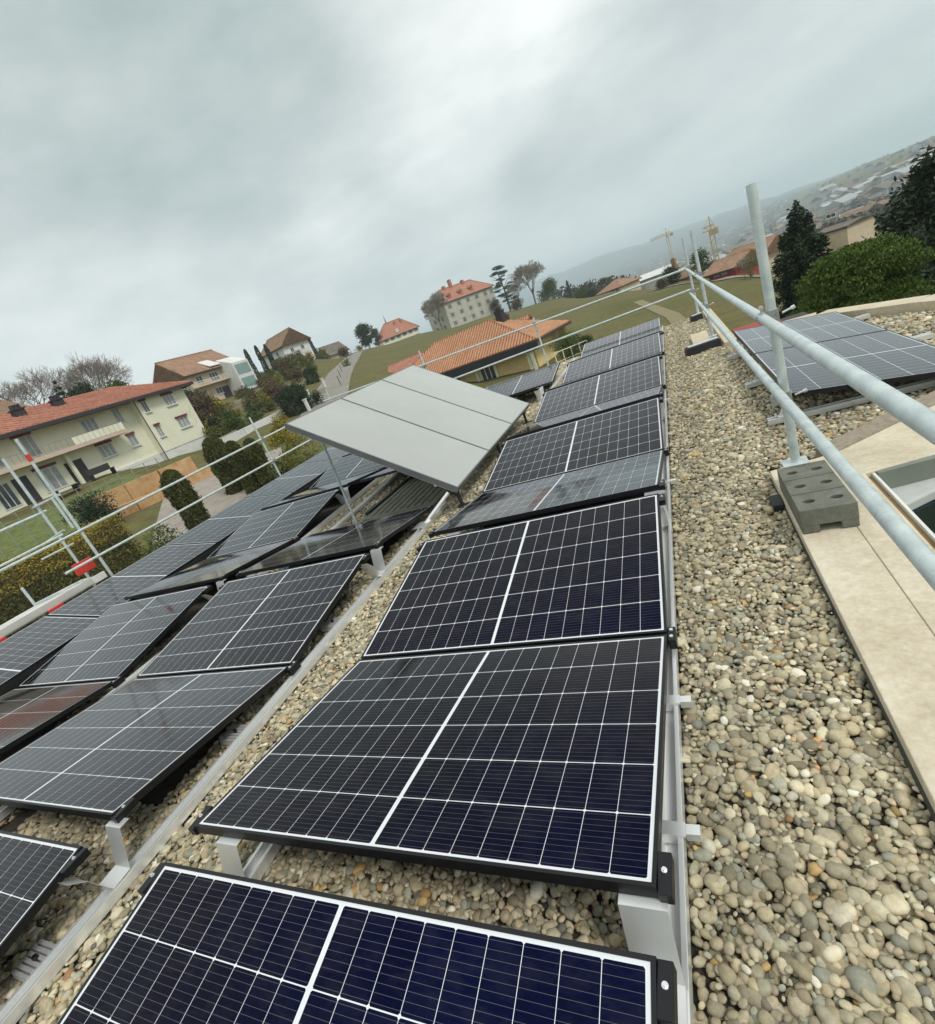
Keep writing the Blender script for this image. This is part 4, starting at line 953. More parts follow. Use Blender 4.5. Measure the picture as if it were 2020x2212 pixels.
# --- cream apartment block on the left: facade on the plane x = -50
def apartment():
    t = thing('apartment_building', 'long cream two storey apartment block with red tiled roof, wine red blinds and a balcony', 'building', (0, 0, 0))
    mb = MB(); mb.box(-61, -50.9, 6, 35.75, -1.5, 7.55); mb.box(-61, -50, 35.75, 41.9, 1.80, 7.55)
    mb.build('wall', W_CREAM, t)
    mb = MB(); mb.box(-61, -50.06, 35.8, 41.85, -2.5, 1.795); mb.box(-50.895, -50.70, 30.5, 35.75, -1.5, 1.9); mb.build('basement', W_WHITE, t)
    # roof with hip at the near right end
    o = .75; x0, x1, y0, y1 = -61.8, -49.2, 4, 42.9; ze, zr = 7.62, 9.95; xm = (x0+x1)/2; hy = 4.6
    mb = MB(); vs = []
    for dz in (.14, 0): vs += [(x0, y0, ze+dz), (x1, y0, ze+dz), (x1, y1, ze+dz), (x0, y1, ze+dz), (xm, y0, zr+dz), (xm, y1-hy, zr+dz)]
    mb.add(vs, [(1, 2, 5, 4), (2, 3, 5), (3, 0, 4, 5), (0, 1, 4), (8, 7, 10, 11), (9, 8, 11), (6, 9, 11, 10), (7, 6, 10), (1, 7, 8, 2), (2, 8, 9, 3), (3, 9, 6, 0), (0, 6, 7, 1)])
    mb.tube((xm, y0, zr+.14), (xm, y1-hy, zr+.14), .12, n=8); mb.tube((xm, y1-hy, zr+.14), (x1, y1, ze+.14), .11, n=8); mb.tube((xm, y1-hy, zr+.14), (x0, y1, ze+.14), .11, n=8)
    W = xm-x1
    for k in range(1, 96):
        y = y0+k*(y1-y0)/96; f = min(1, (y1-y)/hy); mb.tube((x1, y, ze+.15), (x1+W*f, y, ze+.15+(zr-ze)*f), .07, n=5, caps=False)
    rf = mb.build('roof', TILE_R, t, smooth=True)
    mb = MB(); mb.box(x1-.04, x1+.04, y0, y1+.04, ze-.20, ze+.10); mb.build('gutter', DARKW, rf); mb = MB(); mb.box(x0, x1-.041, y1-.04, y1+.04, ze-.20, ze+.10); mb.build('gutter', DARKW, rf)
    mb = MB(); mb.box(x1-1.6, x1-.06, y0, y1-.06, ze-.10, ze-.03); mb.build('soffit', simple('brown_soffit', (.12, .085, .06), .7), rf)
    for y in (27.8, 31.3):
        mb = MB(); mb.box(-54.0, -53.3, y-.45, y+.45, 8.6, 9.9); mb.box(-54.1, -53.2, y-.55, y+.55, 9.9, 10.02)
        for k in (-.28, 0, .28): mb.box(-53.85, -53.45, y+k-.09, y+k+.09, 10.02, 10.4)
        mb.build('chimney', DARKW, rf)
    ux = Vector((0, 1, 0)); nv = Vector((1, 0, 0))
    O = Vector((-50, 0, 0)); O2 = Vector((-50.9, 0, 0))
    k2 = lambda y: CY+(y-CY)*(50.9+CX)/(50+CX); kz = lambda z: CZ+(z-CZ)*(50.9+CX)/(50+CX)
    W_ = [(39.62, 1.30, 1.15, 6.60, GLASS_L, BLIND, O), (39.80, 1.45, 1.15, 3.95, GLASS_L, BLIND, O), (36.62, .62, 1.2, 6.65, GLASS, BLIND, O), (36.62, .62, 1.25, 3.92, GLASS_L, BLIND, O)]
    for y, wd, h, z, g, b, oo in W_: add_window(t, oo, ux, nv, wd, h, z, y, g, b, None, 1 if wd < 1 else 2)
    for y, wd, h, z, g, b in ((33.45, .85, 1.2, 3.95, GLASS_L, BLIND), (33.45, .75, 1.4, 6.6, GLASS_L, None), (30.6, 1.55, 1.3, 3.9, GLASS_L, BLIND), (30.5, 1.4, 1.9, 6.2, GLASS_L, None), (24.9, 1.5, 1.9, 6.3, GLASS_L, BLIND),
                             (22.1, 1.3, 1.9, 6.3, GLASS_L, None), (25.0, 1.9, 2.1, 3.25, GLASS_L, BLIND), (21.4, 1.3, 2.1, 3.2, GLASS, None)):
        add_window(t, O2, ux, nv, wd, h, kz(z), k2(y), g, b, None, 2 if wd > 1 else 1, sill=h < 1.5)
    mb = MB(); mb.tube((-49.93, 35.72, -1), (-49.93, 35.72, 7.5), .05, n=8); mb.build('downpipe', simple('dark_downpipe', (.10, .07, .06), .5), t)
    mb = MB(); mb.box(-50.9, -49.35, 10, 33.1, 4.86, 5.06); mb.box(-49.42, -49.35, 10, 33.1, 5.06, 5.2); bal = mb.build('balcony', simple('pink_balcony_edge', (.62, .48, .40), .8), t)
    mb = MB(); mb.box(-49.41, -49.37, 10, 33.1, 5.92, 5.97)
    for k in range(47): mb.box(-49.40, -49.38, 10+k*.5, 10.03+k*.5, 5.2, 5.92)
    mb.build('railing', SHUT, bal)
    mb = MB(); mb.box(-49.40, -49.385, 28.0, 33.0, 5.22, 5.90); mb.build('balcony_panel', W_CREAM, bal)
    for y in (20.0, 27.3): mb = MB(); mb.box(-50.6, -50.3, y-.15, y+.15, 1.5, 4.86); mb.build('column', W_CREAM, t)
    for y0_, y1_, z_ in ((22.7, 23.9, 4.3), (27.0, 28.6, 4.1)): mb = MB(); mb.box(-50.895, -50.86, y0_, y1_, 1.8, z_); mb.build('recess_shade', DARKW, t)  # flat dark plates painting the shade of the recesses under the balcony
apartment()
# furniture on the terrace
f = thing('garden_bench', 'dark garden bench on the terrace under the balcony', 'bench', (-48.6, 28.2, ground_at(-48.6, 28.2)), PI/2)
mb = MB(); mb.box(-1.1, 1.1, -.3, .3, .4, .48); mb.build('seat', DARKW, f)
mb = MB(); mb.box(-1.1, 1.1, .3, .36, .4, 1.0); mb.build('backrest', DARKW, f)
for sx in (-1, 1): mb = MB(); mb.box(sx*1.0-.04, sx*1.0+.04, -.28, .34, -.2, .4); mb.build('leg', DARKW, f)
f = thing('garden_table', 'dark table with a pale cloth on the terrace of the cream block', 'table', (-47.8, 24.3, ground_at(-47.8, 24.3)), PI/2)
mb = MB(); mb.box(-.9, .9, -.5, .5, .70, .76); mb.build('tabletop', GLASS_L, f)
for sx in (-.8, .8): mb = MB(); mb.box(sx-.04, sx+.04, -.4, .4, -.2, .7); mb.build('leg', DARKW, f)

P_ = pos
# brown roofed house behind the apartment block
house('brown_roofed_house', 'low brown roofed house behind the cream block at the left edge', P_(-74, 70, 0), P_(-61.5, 76, 0), 9, 6, 11.6, 13.8, W_TAN, TILE_B, 'gable', group=None)
# tan roofed house with conservatory
t2, Mx2 = house('hillside_house', 'tan roofed chalet with a white glazed winter garden and long balcony', P_(-48.9, 116, 0), P_(-44.4, 123.5, 0), 10.5, 6, 13.9, 18.0, W_TAN, TILE_T, 'gable', over=1.0,
      wins=[(.2, 1.6, 1.5, 12.3, GLASS, None, None, 1), (.5, 2.2, 1.9, 12.1, GLASS, None, None, 2), (.15, 1.4, 1.4, 9.3, GLASS), (.45, 1.6, 1.4, 9.2, GLASS)],
      side_wins=[(.33, 1.5, 1.6, 14.3, GLASS, None, W_WHITE), (.66, 1.5, 1.6, 14.3, GLASS, None, W_WHITE), (.3, 1.4, 1.4, 11, GLASS), (.7, 1.4, 1.4, 11, GLASS)])
mb = MB(); mb.M = Mx2; mb.box(-.6, 12.2, -1.7, -.01, 10.75, 10.95); bal = mb.build('balcony', W_TAN, t2)
mb = MB(); mb.M = Mx2; mb.box(-.6, 8.2, -1.7, -1.66, 11.8, 11.88)
for k in range(30): mb.box(-.6+k*.3, -.54+k*.3, -1.69, -1.65, 10.95, 11.8)
mb.build('railing', TRIM, bal)
mb = MB(); mb.M = Mx2
mb.add([(8.2, -4.0, 7.2), (12.6, -4.0, 7.2), (12.6, -.01, 7.2), (8.2, -.01, 7.2), (8.2, -4.0, 13.2), (12.6, -4.0, 13.2), (12.6, -.01, 15.0), (8.2, -.01, 15.0)], [(0,3,2,1),(4,5,6,7),(0,1,5,4),(1,2,6,5),(2,3,7,6),(3,0,4,7)])
mb.add([(5.5, -.9, 14.05), (8.2, -.9, 14.05), (8.2, 2.4, 15.9), (5.5, 2.4, 15.9), (5.5, -.9, 14.2), (8.2, -.9, 14.2), (8.2, 2.4, 16.05), (5.5, 2.4, 16.05)], [(0,3,2,1),(4,5,6,7),(0,1,5,4),(1,2,6,5),(2,3,7,6),(3,0,4,7)])
wg = mb.build('winter_garden', W_WHITE, t2)
mb = MB(); mb.M = Mx2; mb.box(8.6, 12.2, -4.04, -4.01, 10.6, 12.7); mb.box(12.61, 12.64, -3.6, -.6, 10.6, 12.9); mb.box(8.6, 12.2, -4.04, -4.01, 7.8, 9.8); mb.build('pane', simple('green_tinted_glass', (.22, .33, .30), .12, 0, .15), wg)
mb = MB(); mb.M = Mx2; mb.box(6.0, 8.1, -.03, -.01, 7.2, 9.7); mb.build('garage_door', DARKW, t2)
# white gabled house
house('white_gabled_house', 'white gabled house with brown roof on the hilltop behind dark cypresses', P_(-41.6, 164, 0), P_(-39.3, 155, 0), 9.5, 12, 16.4, 20.2, W_WHITE, TILE_B, 'gable', over=.8,
      wins=[(.3, 1.2, 1.3, 15.0, GLASS), (.7, 1.2, 1.3, 15.0, GLASS)], side_right=[(.35, 1.0, 1.3, 17.4, GLASS, None, SHUT), (.6, 1.0, 1.3, 17.4, GLASS, None, SHUT), (.3, 1.2, 1.2, 14.6, GLASS), (.7, 1.2, 1.2, 14.6, GLASS)])
house('grey_barn', 'small grey roofed barn beside the dark round tree on the hill', P_(-35.1, 206, 0), P_(-33.2, 212, 0), 7, 9, 12.0, 15.8, W_TAN, TILE_G, 'gable')
t3, Mx3 = house('manor_house', 'pink roofed manor house with steep hipped roof between the dark tree and the chateau', P_(-29.4, 292, 0), P_(-25.3, 300, 0), 11, 7, 13.6, 21.0, W_CREAM, TILE_R, 'hip', over=.8, inset=6.5,
      wins=[(q, 1.5, 1.7, z, GLASS, None, SHUT) for q in (.1, .27, .44, .61, .78, .93) for z in (12.2, 9.0)])
mb = MB(); mb.M = Mx3; mb.tube((8.0, 5.5, 21), (8.0, 5.5, 25.5), .35, .05, 6); mb.build('finial', DARKW, t3)
for x in (12.0, 16.0): mb = MB(); mb.M = Mx3; mb.box(x-.5, x+.5, 3.2, 4.6, 15, 20.5); mb.build('chimney', TILE_R, t3)
mb = MB(); mb.M = Mx3; mb.box(9.5, 11.2, -.2, 1.9, 14.4, 16.3); mb.build('dormer', TRIM, t3)
# chateau
tc_, Mxc = house('chateau', 'pale four storey chateau with red hipped roof, chimneys and shuttered windows', P_(-21.9, 247, 0), P_(-16.4, 268, 0), 15, 1, 16.3, 22.6, W_STONE, TILE_R, 'hip', over=.7, inset=6.0,
      wins=[(q, 1.3, 2.0, z, GLASS, None, SHUT) for q in (.10, .28, .46, .64, .82, .95) for z in (14.0, 10.2, 6.4, 2.9)], side_wins=[(q, 1.2, 2.0, z, GLASS, None, SHUT) for q in (.3, .7) for z in (14.0, 10.2, 6.4)])
for x, z in ((9, 23.5), (13.5, 25.5), (21, 23.5)): chimney(tc_, Mxc, x, 7.0, 20, z, .7, TILE_R)
for x in (6, 13, 20): 
    mb = MB(); mb.M = Mxc; mb.box(x-.7, x+.7, .6, 3.0, 17.2, 19.0); mb.add([(x-1, .3, 19), (x+1, .3, 19), (x, .3, 20), (x-1, 3.5, 19), (x+1, 3.5, 19), (x, 3.5, 20)], [(0, 1, 2), (3, 5, 4), (0, 3, 4, 1), (1, 4, 5, 2), (2, 5, 3, 0)]); mb.build('dormer', TILE_R, tc_)
# yellow house with the big orange pantile roof
ty, Mxy = house('yellow_house', 'yellow walled house with big orange pantile hipped roof and dark eaves behind the collectors', P_(-30.0, 67.2, 0), P_(-14.3, 55.3, 0), 6.8, -5, -1.35, 1.45, W_YEL, TILE_O, 'hip', over=1.3, ribs=.38, inset=6.0,
      wins=[(.69, 2.0, 2.1, -3.55, GLASS, None, None, 2), (.47, 1.2, 1.3, -3.1, GLASS, None, None, 1)])
for x, y in ((ty['_L']-7.8, -.16), (ty['_L']-5.2, -.16), (ty['_L']+.1, -1.1), (ty['_L']-.7, -.5)):
    mb = MB(); mb.M = Mxy; mb.box(x-.16, x+.16, y, y+.15, -5, -1.65); mb.build('pillar', W_CREAM, ty)
mb = MB(); mb.M = Mxy; mb.box(-1.2, ty['_L']+1.2, -1.38, -1.22, -2.75, -1.93); mb.build('soffit_board', simple('navy_eaves_shade', (.02, .024, .035), .5), ty)  # dark fascia and the soffit's shadow, put together into one navy board
chimney(ty, Mxy, ty['_L']-4.6, 3.6, .2, 2.1, .42)
t5, Mx5 = house('orange_roofed_annex', 'low orange roofed annex with a stone verge behind the right end of the yellow house', P_(-18.2, 64.5, 0), P_(-14.6, 62.6, 0), 3.6, -5, -1.0, .35, W_CREAM, TILE_O, 'gable', over=.4, ribs=.3)
chimney(t5, Mx5, 1.6, 1.8, -.3, 1.35, .42, DARKW)
house('red_roofed_wing', 'smooth red roofed wing left of the orange pantile roof', P_(-30.2, 80, 0), P_(-27.2, 78, 0), 6, -4.5, -1.2, .9, W_TAN, TILE_R, 'gable', over=.9)
# houses past the field
house('red_walled_house', 'red walled house with tan roof at the far edge of the field', P_(3.6, 98, 0), P_(5.8, 95, 0), 6, -6.2, -4.7, -3.4, W_RED, TILE_T, 'gable', over=.9,
      wins=[(.3, .9, .9, -4.9, GLASS_L), (.6, .9, .9, -4.9, GLASS_L)])
house('tan_roofed_house', 'long tan roofed house just behind the field rail', P_(5.0, 112, 0), P_(7.9, 108, 0), 8, -7, -5.4, -3.3, W_TAN, TILE_T, 'gable', over=.8, wins=[(.5, 1.2, 1.1, -5.2, GLASS), (.8, 1.2, 1.1, -5.2, GLASS)])
house('vineyard_farmhouse', 'brown tiled farmhouse beyond the vineyard, left of the pale shed', P_(-6.5, 192, 0), P_(-4.4, 184, 0), 9, -6, -4.0, -1.7, W_TAN, TILE_T, 'hip', over=.6, wins=[(q, 1.2, 1.2, -4.6, GLASS) for q in (.2, .45, .7, .9)])
house('pale_roofed_shed', 'long shed with pale sheet roof beyond the vineyard', P_(-2.9, 196, 0), P_(.4, 188, 0), 10, -8, -5.2, -3.8, W_WHITE, W_WHITE, 'gable', over=.5)
t6, Mx6 = house('low_brick_house', 'small house with a tall brick chimney near the corner of the guard rail', P_(.3, 128, 0), P_(2.2, 126, 0), 6, -8, -5.4, -4.0, W_TAN, TILE_B, 'gable')
chimney(t6, Mx6, .6, 2, -5, -1.2, .42, TILE_T)
house('flat_cream_house', 'cream walled house with a dark window between the two dark trees', P_(11.9, 116, 0), P_(14.2, 112, 0), 6, -9.5, -6.0, -5.6, W_TAN, TILE_G, 'gable', over=.3, wins=[(.6, 1.8, .7, -3.6, GLASS, None, None, 1)])

# --- garden walls, paths, fence, field edge
W_SAND = mat_concrete('orange_sandstone', (.38, .22, .10), (.54, .33, .16), (.62, .44, .25), 1.6, .4)
def wall_run(name, label, pts, z0s, h, th, mat, cat='wall'):
    t = thing(name, label, cat, (0, 0, 0)); mb = MB()
    for (a, b), (za, zb) in zip(zip(pts[:-1], pts[1:]), zip(z0s[:-1], z0s[1:])):
        A = P_(a[0], a[1], 0); B = P_(b[0], b[1], 0); s = Vector((B.y-A.y, A.x-B.x, 0)).normalized()*th/2
        q = lambda p, z: (p.x, p.y, z)
        vs = [q(A+s, za-1.2), q(A-s, za-1.2), q(B-s, zb-1.2), q(B+s, zb-1.2), q(A+s, za+h), q(A-s, za+h), q(B-s, zb+h), q(B+s, zb+h)]
        mb.add(vs, [(0,1,2,3),(7,6,5,4),(0,4,5,1),(1,5,6,2),(2,6,7,3),(3,7,4,0)])
    mb.build('wall', mat, t, bevel=.02); return t
strip('lawn', [(-74, 50), (-66, 47.5), (-60, 48), (-55, 51.5)], 9.5, M['lawn'], .05, 'bright green lawn in front of the cream block')
strip('lower_lawn', [(-76, 40), (-70, 39.5), (-64.5, 40)], 5, M['lawn'], .05, 'lower lawn behind the hedge')
strip('gravel_path', [(-46.2, 40), (-47.5, 30), (-48.5, 22), (-50, 15)], 3.0, M['gravelpath'], .05, 'tan gravel gap between the dark conifer columns')
strip('gravel_path', [(-50.8, 44), (-52.0, 38), (-53.2, 30), (-54.4, 22), (-56, 15)], 6.0, M['gravelpath'], .05, 'grey gravel path below the sandstone wall')
strip('hill_road', [(-38.6, 52), (-37.3, 66), (-36.0, 84), (-34.7, 108), (-33.6, 132), (-32.8, 158), (-32.0, 185)], 5.2, M['road'], .08, 'narrow pale road climbing the hill')
strip('field_path', [(-3.0, 92), (-.2, 62), (2.6, 36)], 1.4, simple('dry_grass_track', (.22, .19, .10), .95), .05, 'dry grass track across the vineyard')
strip('field_road', [(-1.5, 116), (2.2, 104), (5.6, 90), (10, 82)], 2.2, M['road'], .12, 'pale road at the far edge of the field')
wall_run('retaining_wall', 'upper tier of the orange sandstone retaining wall below the lawn', [(-61.3, 43.2), (-58.5, 42.6), (-55.5, 42.4), (-52.4, 43.4)], [-.1, -.1, -.1, -.1], .85, .5, W_SAND)
wall_run('retaining_wall', 'lower tier of the orange sandstone retaining wall beside the gravel path', [(-61.6, 40.6), (-58.4, 39.8), (-55.3, 39.6), (-51.2, 41.0)], [-1.3, -1.3, -1.4, -1.3], .95, .6, W_SAND)
wall_run('garden_wall', 'low white garden wall right of the cream block', [(-49.2, 60), (-46.5, 59), (-43.6, 60), (-41.9, 62)], [.1, .2, .35, .5], .8, .25, W_WHITE)
for k, (a, d, l) in enumerate(((-48.6, 64, 3), (-46.5, 88, 5), (-43.0, 76, 4), (-44.5, 100, 4), (-39.8, 96, 4), (-38.4, 74, 3))):
    z = terrain(a, d); wall_run('terrace_wall', ['low grey terrace wall just behind the white garden wall', 'terrace wall below the chalet', 'dry stone terrace wall on the slope left of the hill road', 'upper terrace wall under the winter garden', 'terrace wall below the cypresses', 'short wall beside the hill road'][k],
              [(a-1.6, d-1), (a, d), (a+l*.45, d+1)], [z-.1, z, z+.1], .6, .35, mat_concrete('terrace_stone_%s' % 'abcdef'[k], (.22, .19, .15), (.31, .27, .22), (.40, .36, .30), 2) if k == 0 else bpy.data.materials['terrace_stone_a'])
# wire fence at the lawn edge
fn = thing('wire_fence', 'thin green wire fence with posts between the lawn and the sandstone wall', 'fence', (0, 0, 0))
ft = [(-70 + k*1.15, 43.6) for k in range(14)]
ft_p = [P_(a, d, 0) for a, d in ft]
mb = MB()
for k, p in enumerate(ft_p):
    z = .95-.02*k+.35; p.z = z; 
    m1 = MB(); m1.tube((p.x, p.y, z-1.9), (p.x, p.y, z+.55), .03, n=6); m1.build('post', SHUT, fn)
for a, b in zip(ft_p[:-1], ft_p[1:]):
    for dz in (.52, .1, -.35): mb.tube((a.x, a.y, a.z+dz), (b.x, b.y, b.z+dz), .014, n=5)
mb.build('wires', SHUT, fn)

# scattered posts of the vineyard and the hill road rail
for k in range(9):
    a_, d_ = -35.4+k*.35, 78+k*13; q = P_(a_, d_, 0); t = thing('wooden_stake', 'thin wooden stake in the grass right of the hill road', 'stake', (q.x, q.y, ground_at(q.x, q.y)), 0, 'wooden stakes along the hill road')
    mb = MB(); mb.tube((0, 0, -.3), (0, 0, 1.5), .06, n=6); mb.build('stake', BARK, t)
# near garden
G1 = 'clipped columnar conifers beside the gravel path'
column('columnar_cypress', 'rounded dark cypress column in front of the sandstone wall', 'tree', -54.75, 24, .50, .96, 'cypress', 22000, .085, G1, .12)
column('columnar_cypress', 'broad dark conifer column at the right corner of the cream block', 'tree', -50.0, 31, .58, 1.5, 'cypress', 24000, .12, G1, .1)
column('columnar_cypress', 'second dark conifer column from the cream block, beside a tan gravel gap', 'tree', -48.4, 29, .44, .95, 'cypress', 18000, .11, G1, .1)
column('columnar_cypress', 'third dark conifer column from the cream block, nearest the scaffold post', 'tree', -46.7, 28, .40, .75, 'cypress', 16000, .11, G1, .1)
column('clipped_yew', 'tall clipped dark yew cone left of the hill road', 'tree', -40.7, 60, 1.75, 3.2, 'dark', 9000, .17, None, .15)
leafy('yellow_shrub', 'yellow flowering shrub left of the near corner of the grey collectors', 'shrub', -43.4, 30, 1.0, 3.6, None, 'yellow', 6000, .09)
leafy('evergreen_shrub', 'large green shrub under the near corner of the grey collectors', 'shrub', -42.6, 24, 1.7, 3.0, None, 'olive', 9000, .09)
leafy('evergreen_shrub', 'dense dark green shrub right of the third conifer column', 'shrub', -44.6, 24.5, 1.0, 2.3, None, 'green', 7000, .09)
leafy('variegated_shrub', 'loose green shrub with yellow tips beyond the panels at the scaffold', 'shrub', -59.6, 19.5, 1.25, 3.7, None, 'green', 11000, .08)
leafy('variegated_shrub', 'low leafy shrub between the scaffold and the gravel path', 'shrub', -57.6, 20, .8, 2.9, None, 'olive', 7000, .08)
leafy('yellow_shrub', 'small bright yellow shrub at the foot of the scaffold post', 'shrub', -60.6, 15.5, .7, 1.9, None, 'yellow', 4000, .06)
leafy('round_bush', 'round ochre clipped bush seen through the scaffold posts', 'shrub', -66.1, 31, 1.1, 2.3, None, 'ochre', 8000, .07, 'round ochre bushes', 10)
leafy('round_bush', 'smaller round ochre bush at the left edge of the photo', 'shrub', -68.0, 32, 1.1, 2.4, None, 'ochre', 6000, .07, 'round ochre bushes', 10)
leafy('round_bush', 'flat ochre bush right of the scaffold posts', 'shrub', -62.2, 29, 1.2, 1.8, None, 'ochre', 6000, .07, 'round ochre bushes', 10)
leafy('dark_shrub', 'dark green shrub at the left end of the sandstone wall', 'shrub', -61.9, 38.5, 1.7, 2.3, None, 'dark', 6000, .12)
def hedge():
    a, b = P_(-76, 22.0, 0), P_(-61.4, 25.5, 0); L = (b-a).length; ux = (b-a)/L; s = Vector((ux.y, -ux.x, 0))
    t = thing('long_hedge', 'long clipped hedge with ochre top and dark olive side at the lower left', 'hedge', (a.x, a.y, 0))
    n = 36000; u = RNG.uniform(0, 1, n)*L; f = RNG.integers(0, 3, n); w_ = np.where(f == 0, RNG.uniform(-.9, .9, n), np.where(f == 1, .9, -.9))+RNG.normal(0, .05, n)
    zb = -2.45; ht = 2.6+.2*np.sin(u*.9); z = np.where(f == 0, ht, RNG.uniform(0, 1, n)*ht)+RNG.normal(0, .06, n); w_ = w_*(1-.12*(z/2.6)**3)
    P = np.stack([ux.x*u+s.x*w_, ux.y*u+s.y*w_, z+zb], 1); top = z > 1.8
    leaves_mesh('ochre_top', t, P[top], .09, LF['ochre']); leaves_mesh('olive_side', t, P[~top], .09, LF['olive'])
    mb = MB(); mb.M = Matrix(((ux.x, s.x, 0, 0), (ux.y, s.y, 0, 0), (0, 0, 1, 0), (0, 0, 0, 1))); mb.box(.1, L-.1, -.75, .75, zb-1, zb+2.3); mb.build('stems', BARK, t)
hedge()
# hillside shrubs and the garden slope
SH = []
for kd, nm in (('olive', 'olive'), ('brown', 'brown'), ('green', 'green'), ('yellow', 'yellow green'), ('dark', 'dark')):
    t = thing('garden_shrub', 'x', 'shrub', (0, 0, -60)); leaves_mesh('foliage', t, blob_points(crown_clumps(1, 1.5, .05, 9), 900, .25), .16, LF[kd]); SH.append((t, nm))
used = [False]*5; rs = random.Random(5)
spots = []
for k in range(110):
    a = rs.uniform(-49.5, -34.2); d = rs.uniform(62, 150)
    if a > -38.8 and d < 105: continue
    if d > 106 and -49.5 < a < -43.5: continue
    if abs(a-(-38.6+(d-52)*.048)) < 1.6: continue
    spots.append((a, d))
spots += [(-33.9, 118), (-33.6, 150), (-36.3, 165), (-35.6, 178), (-34.0, 190), (-32.0, 205), (-38.4, 62), (-48.0, 66), (-46.8, 70), (-45.0, 67), (-47.4, 84)]
WHERE = ['low on the slope', 'mid slope', 'near the top of the slope']
seen = {}
for i, (a, d) in enumerate(spots):
    k = rs.choice([0, 0, 1, 1, 2, 3, 4]) if d > 70 else rs.choice([0, 2, 4])
    o, nm = SH[k]; s = rs.uniform(.7, 1.7)*(1+d/300); p = P_(a, d, 0); loc = (p.x, p.y, ground_at(p.x, p.y)-.1)
    side = 'under the chalet' if a < -44 else ('between the chalet and the cypresses' if a < -40.5 else 'beside the hill road')
    lb = f'{nm} shrub {side}, {WHERE[min(2, int((d-60)/35))]}'
    if used[k]: q = dup(o, loc, (0, 0, rs.uniform(0, 6)))
    else: q = o; q.location = loc; used[k] = True
    q['label'] = lb; q['group'] = f'{nm} shrubs {side} {WHERE[min(2, int((d-60)/35))]}'; q.scale = (s, s, s*rs.uniform(.75, 1.1))
for k in range(5):
    if not used[k]:
        for ch in list(SH[k][0].children): bpy.data.objects.remove(ch)
        bpy.data.objects.remove(SH[k][0])
G2 = 'narrow cypresses by the white gabled house'
for k, (a, d, zt) in enumerate(((-42.8, 141, 17.4), (-41.7, 143, 17.6), (-40.8, 146, 17.4), (-36.45, 168, 17.1), (-43.4, 142, 15.6))):
    column('cypress', ['leftmost tall cypress before the white gabled house', 'middle tall cypress before the white gabled house', 'right tall cypress against the brown roof', 'lone cypress right of the white gabled house', 'short cypress left of the tall ones'][k], 'tree', a, d, .85, zt, 'dark', 2600, .28, G2, .55)
leafy('round_tree', 'dark round evergreen tree beside the grey barn on the hill', 'tree', -30.9, 212, 5.2, 10.5, None, 'dark', 7000, .5)
leafy('round_tree', 'smaller dark tree leaning over the manor house', 'tree', -29.9, 260, 3.2, 9.5, None, 'dark', 3500, .45)
leafy('round_tree', 'small grey green tree left of the grey barn', 'tree', -36.0, 190, 2.2, 4.8, None, 'olive', 2500, .3)
column('conifer_column', 'dark column shrub beside the hill road halfway up', 'tree', -37.9, 96, 1.3, 5.9, 'dark', 3000, .22, None, .2)
# trees round the chateau
bare_tree('bare_tree', 'bare tree at the left corner of the chateau', -22.9, 243, 17, 1.0, seed=3, depth=6, twig=.10)
bare_tree('bare_tree', 'large bare tree right of the cedar by the chateau', -12.7, 236, 19, 1.1, seed=8, depth=6, twig=.10)
bare_tree('bare_tree', 'bare grey tree between the cedar and the large bare tree', -14.3, 246, 12, 1.0, seed=21, depth=5, twig=.08)
def cedar():
    p = P_(-15.4, 256, 0); gz = ground_at(p.x, p.y); t = thing('cedar_tree', 'dark layered cedar at the right corner of the chateau', 'tree', (p.x, p.y, gz)); cl = []
    rr = random.Random(4)
    for k in range(26):
        f = k/25; a = rr.uniform(0, 6.28); R = (6.2*(1-f*.55))*rr.uniform(.35, 1); s = rr.uniform(1.0, 2.0)
        cl.append(((R*math.cos(a), R*math.sin(a), 4+f*16+rr.uniform(-.5, .5)), (s*1.3, s*1.3, s*.38)))
    leaves_mesh('foliage', t, blob_points(cl, 8000, .1), .42, LF['dark'], .5); trunk_mesh('trunk', t, 19, .55, 9, 4.5)
cedar()
leafy('chateau_bush', 'dark rounded tree right of the large bare tree', 'tree', -10.9, 226, 4.6, 8.2, None, 'green', 6000, .4)
leafy('chateau_bush', 'low dark shrub mass in front of the chateau', 'shrub', -16.8, 240, 3.2, 6.2, None, 'brown', 3500, .4)
leafy('chateau_bush', 'brown bushes below the cedar', 'shrub', -14.6, 225, 3.4, 4.6, None, 'brown', 3500, .35)
leafy('chateau_bush', 'dark low hedge right of the narrow cypress', 'shrub', -8.0, 205, 3.4, 3.2, None, 'green', 4000, .35)
leafy('chateau_bush', 'small dark shrub at the end of the hedge', 'shrub', -7.0, 202, 1.9, 3.0, None, 'dark', 2500, .3)
column('cypress', 'thin cypress between the rounded tree and the low hedge', 'tree', -9.1, 218, .6, 4.6, 'dark', 1500, .25, G2, .4)
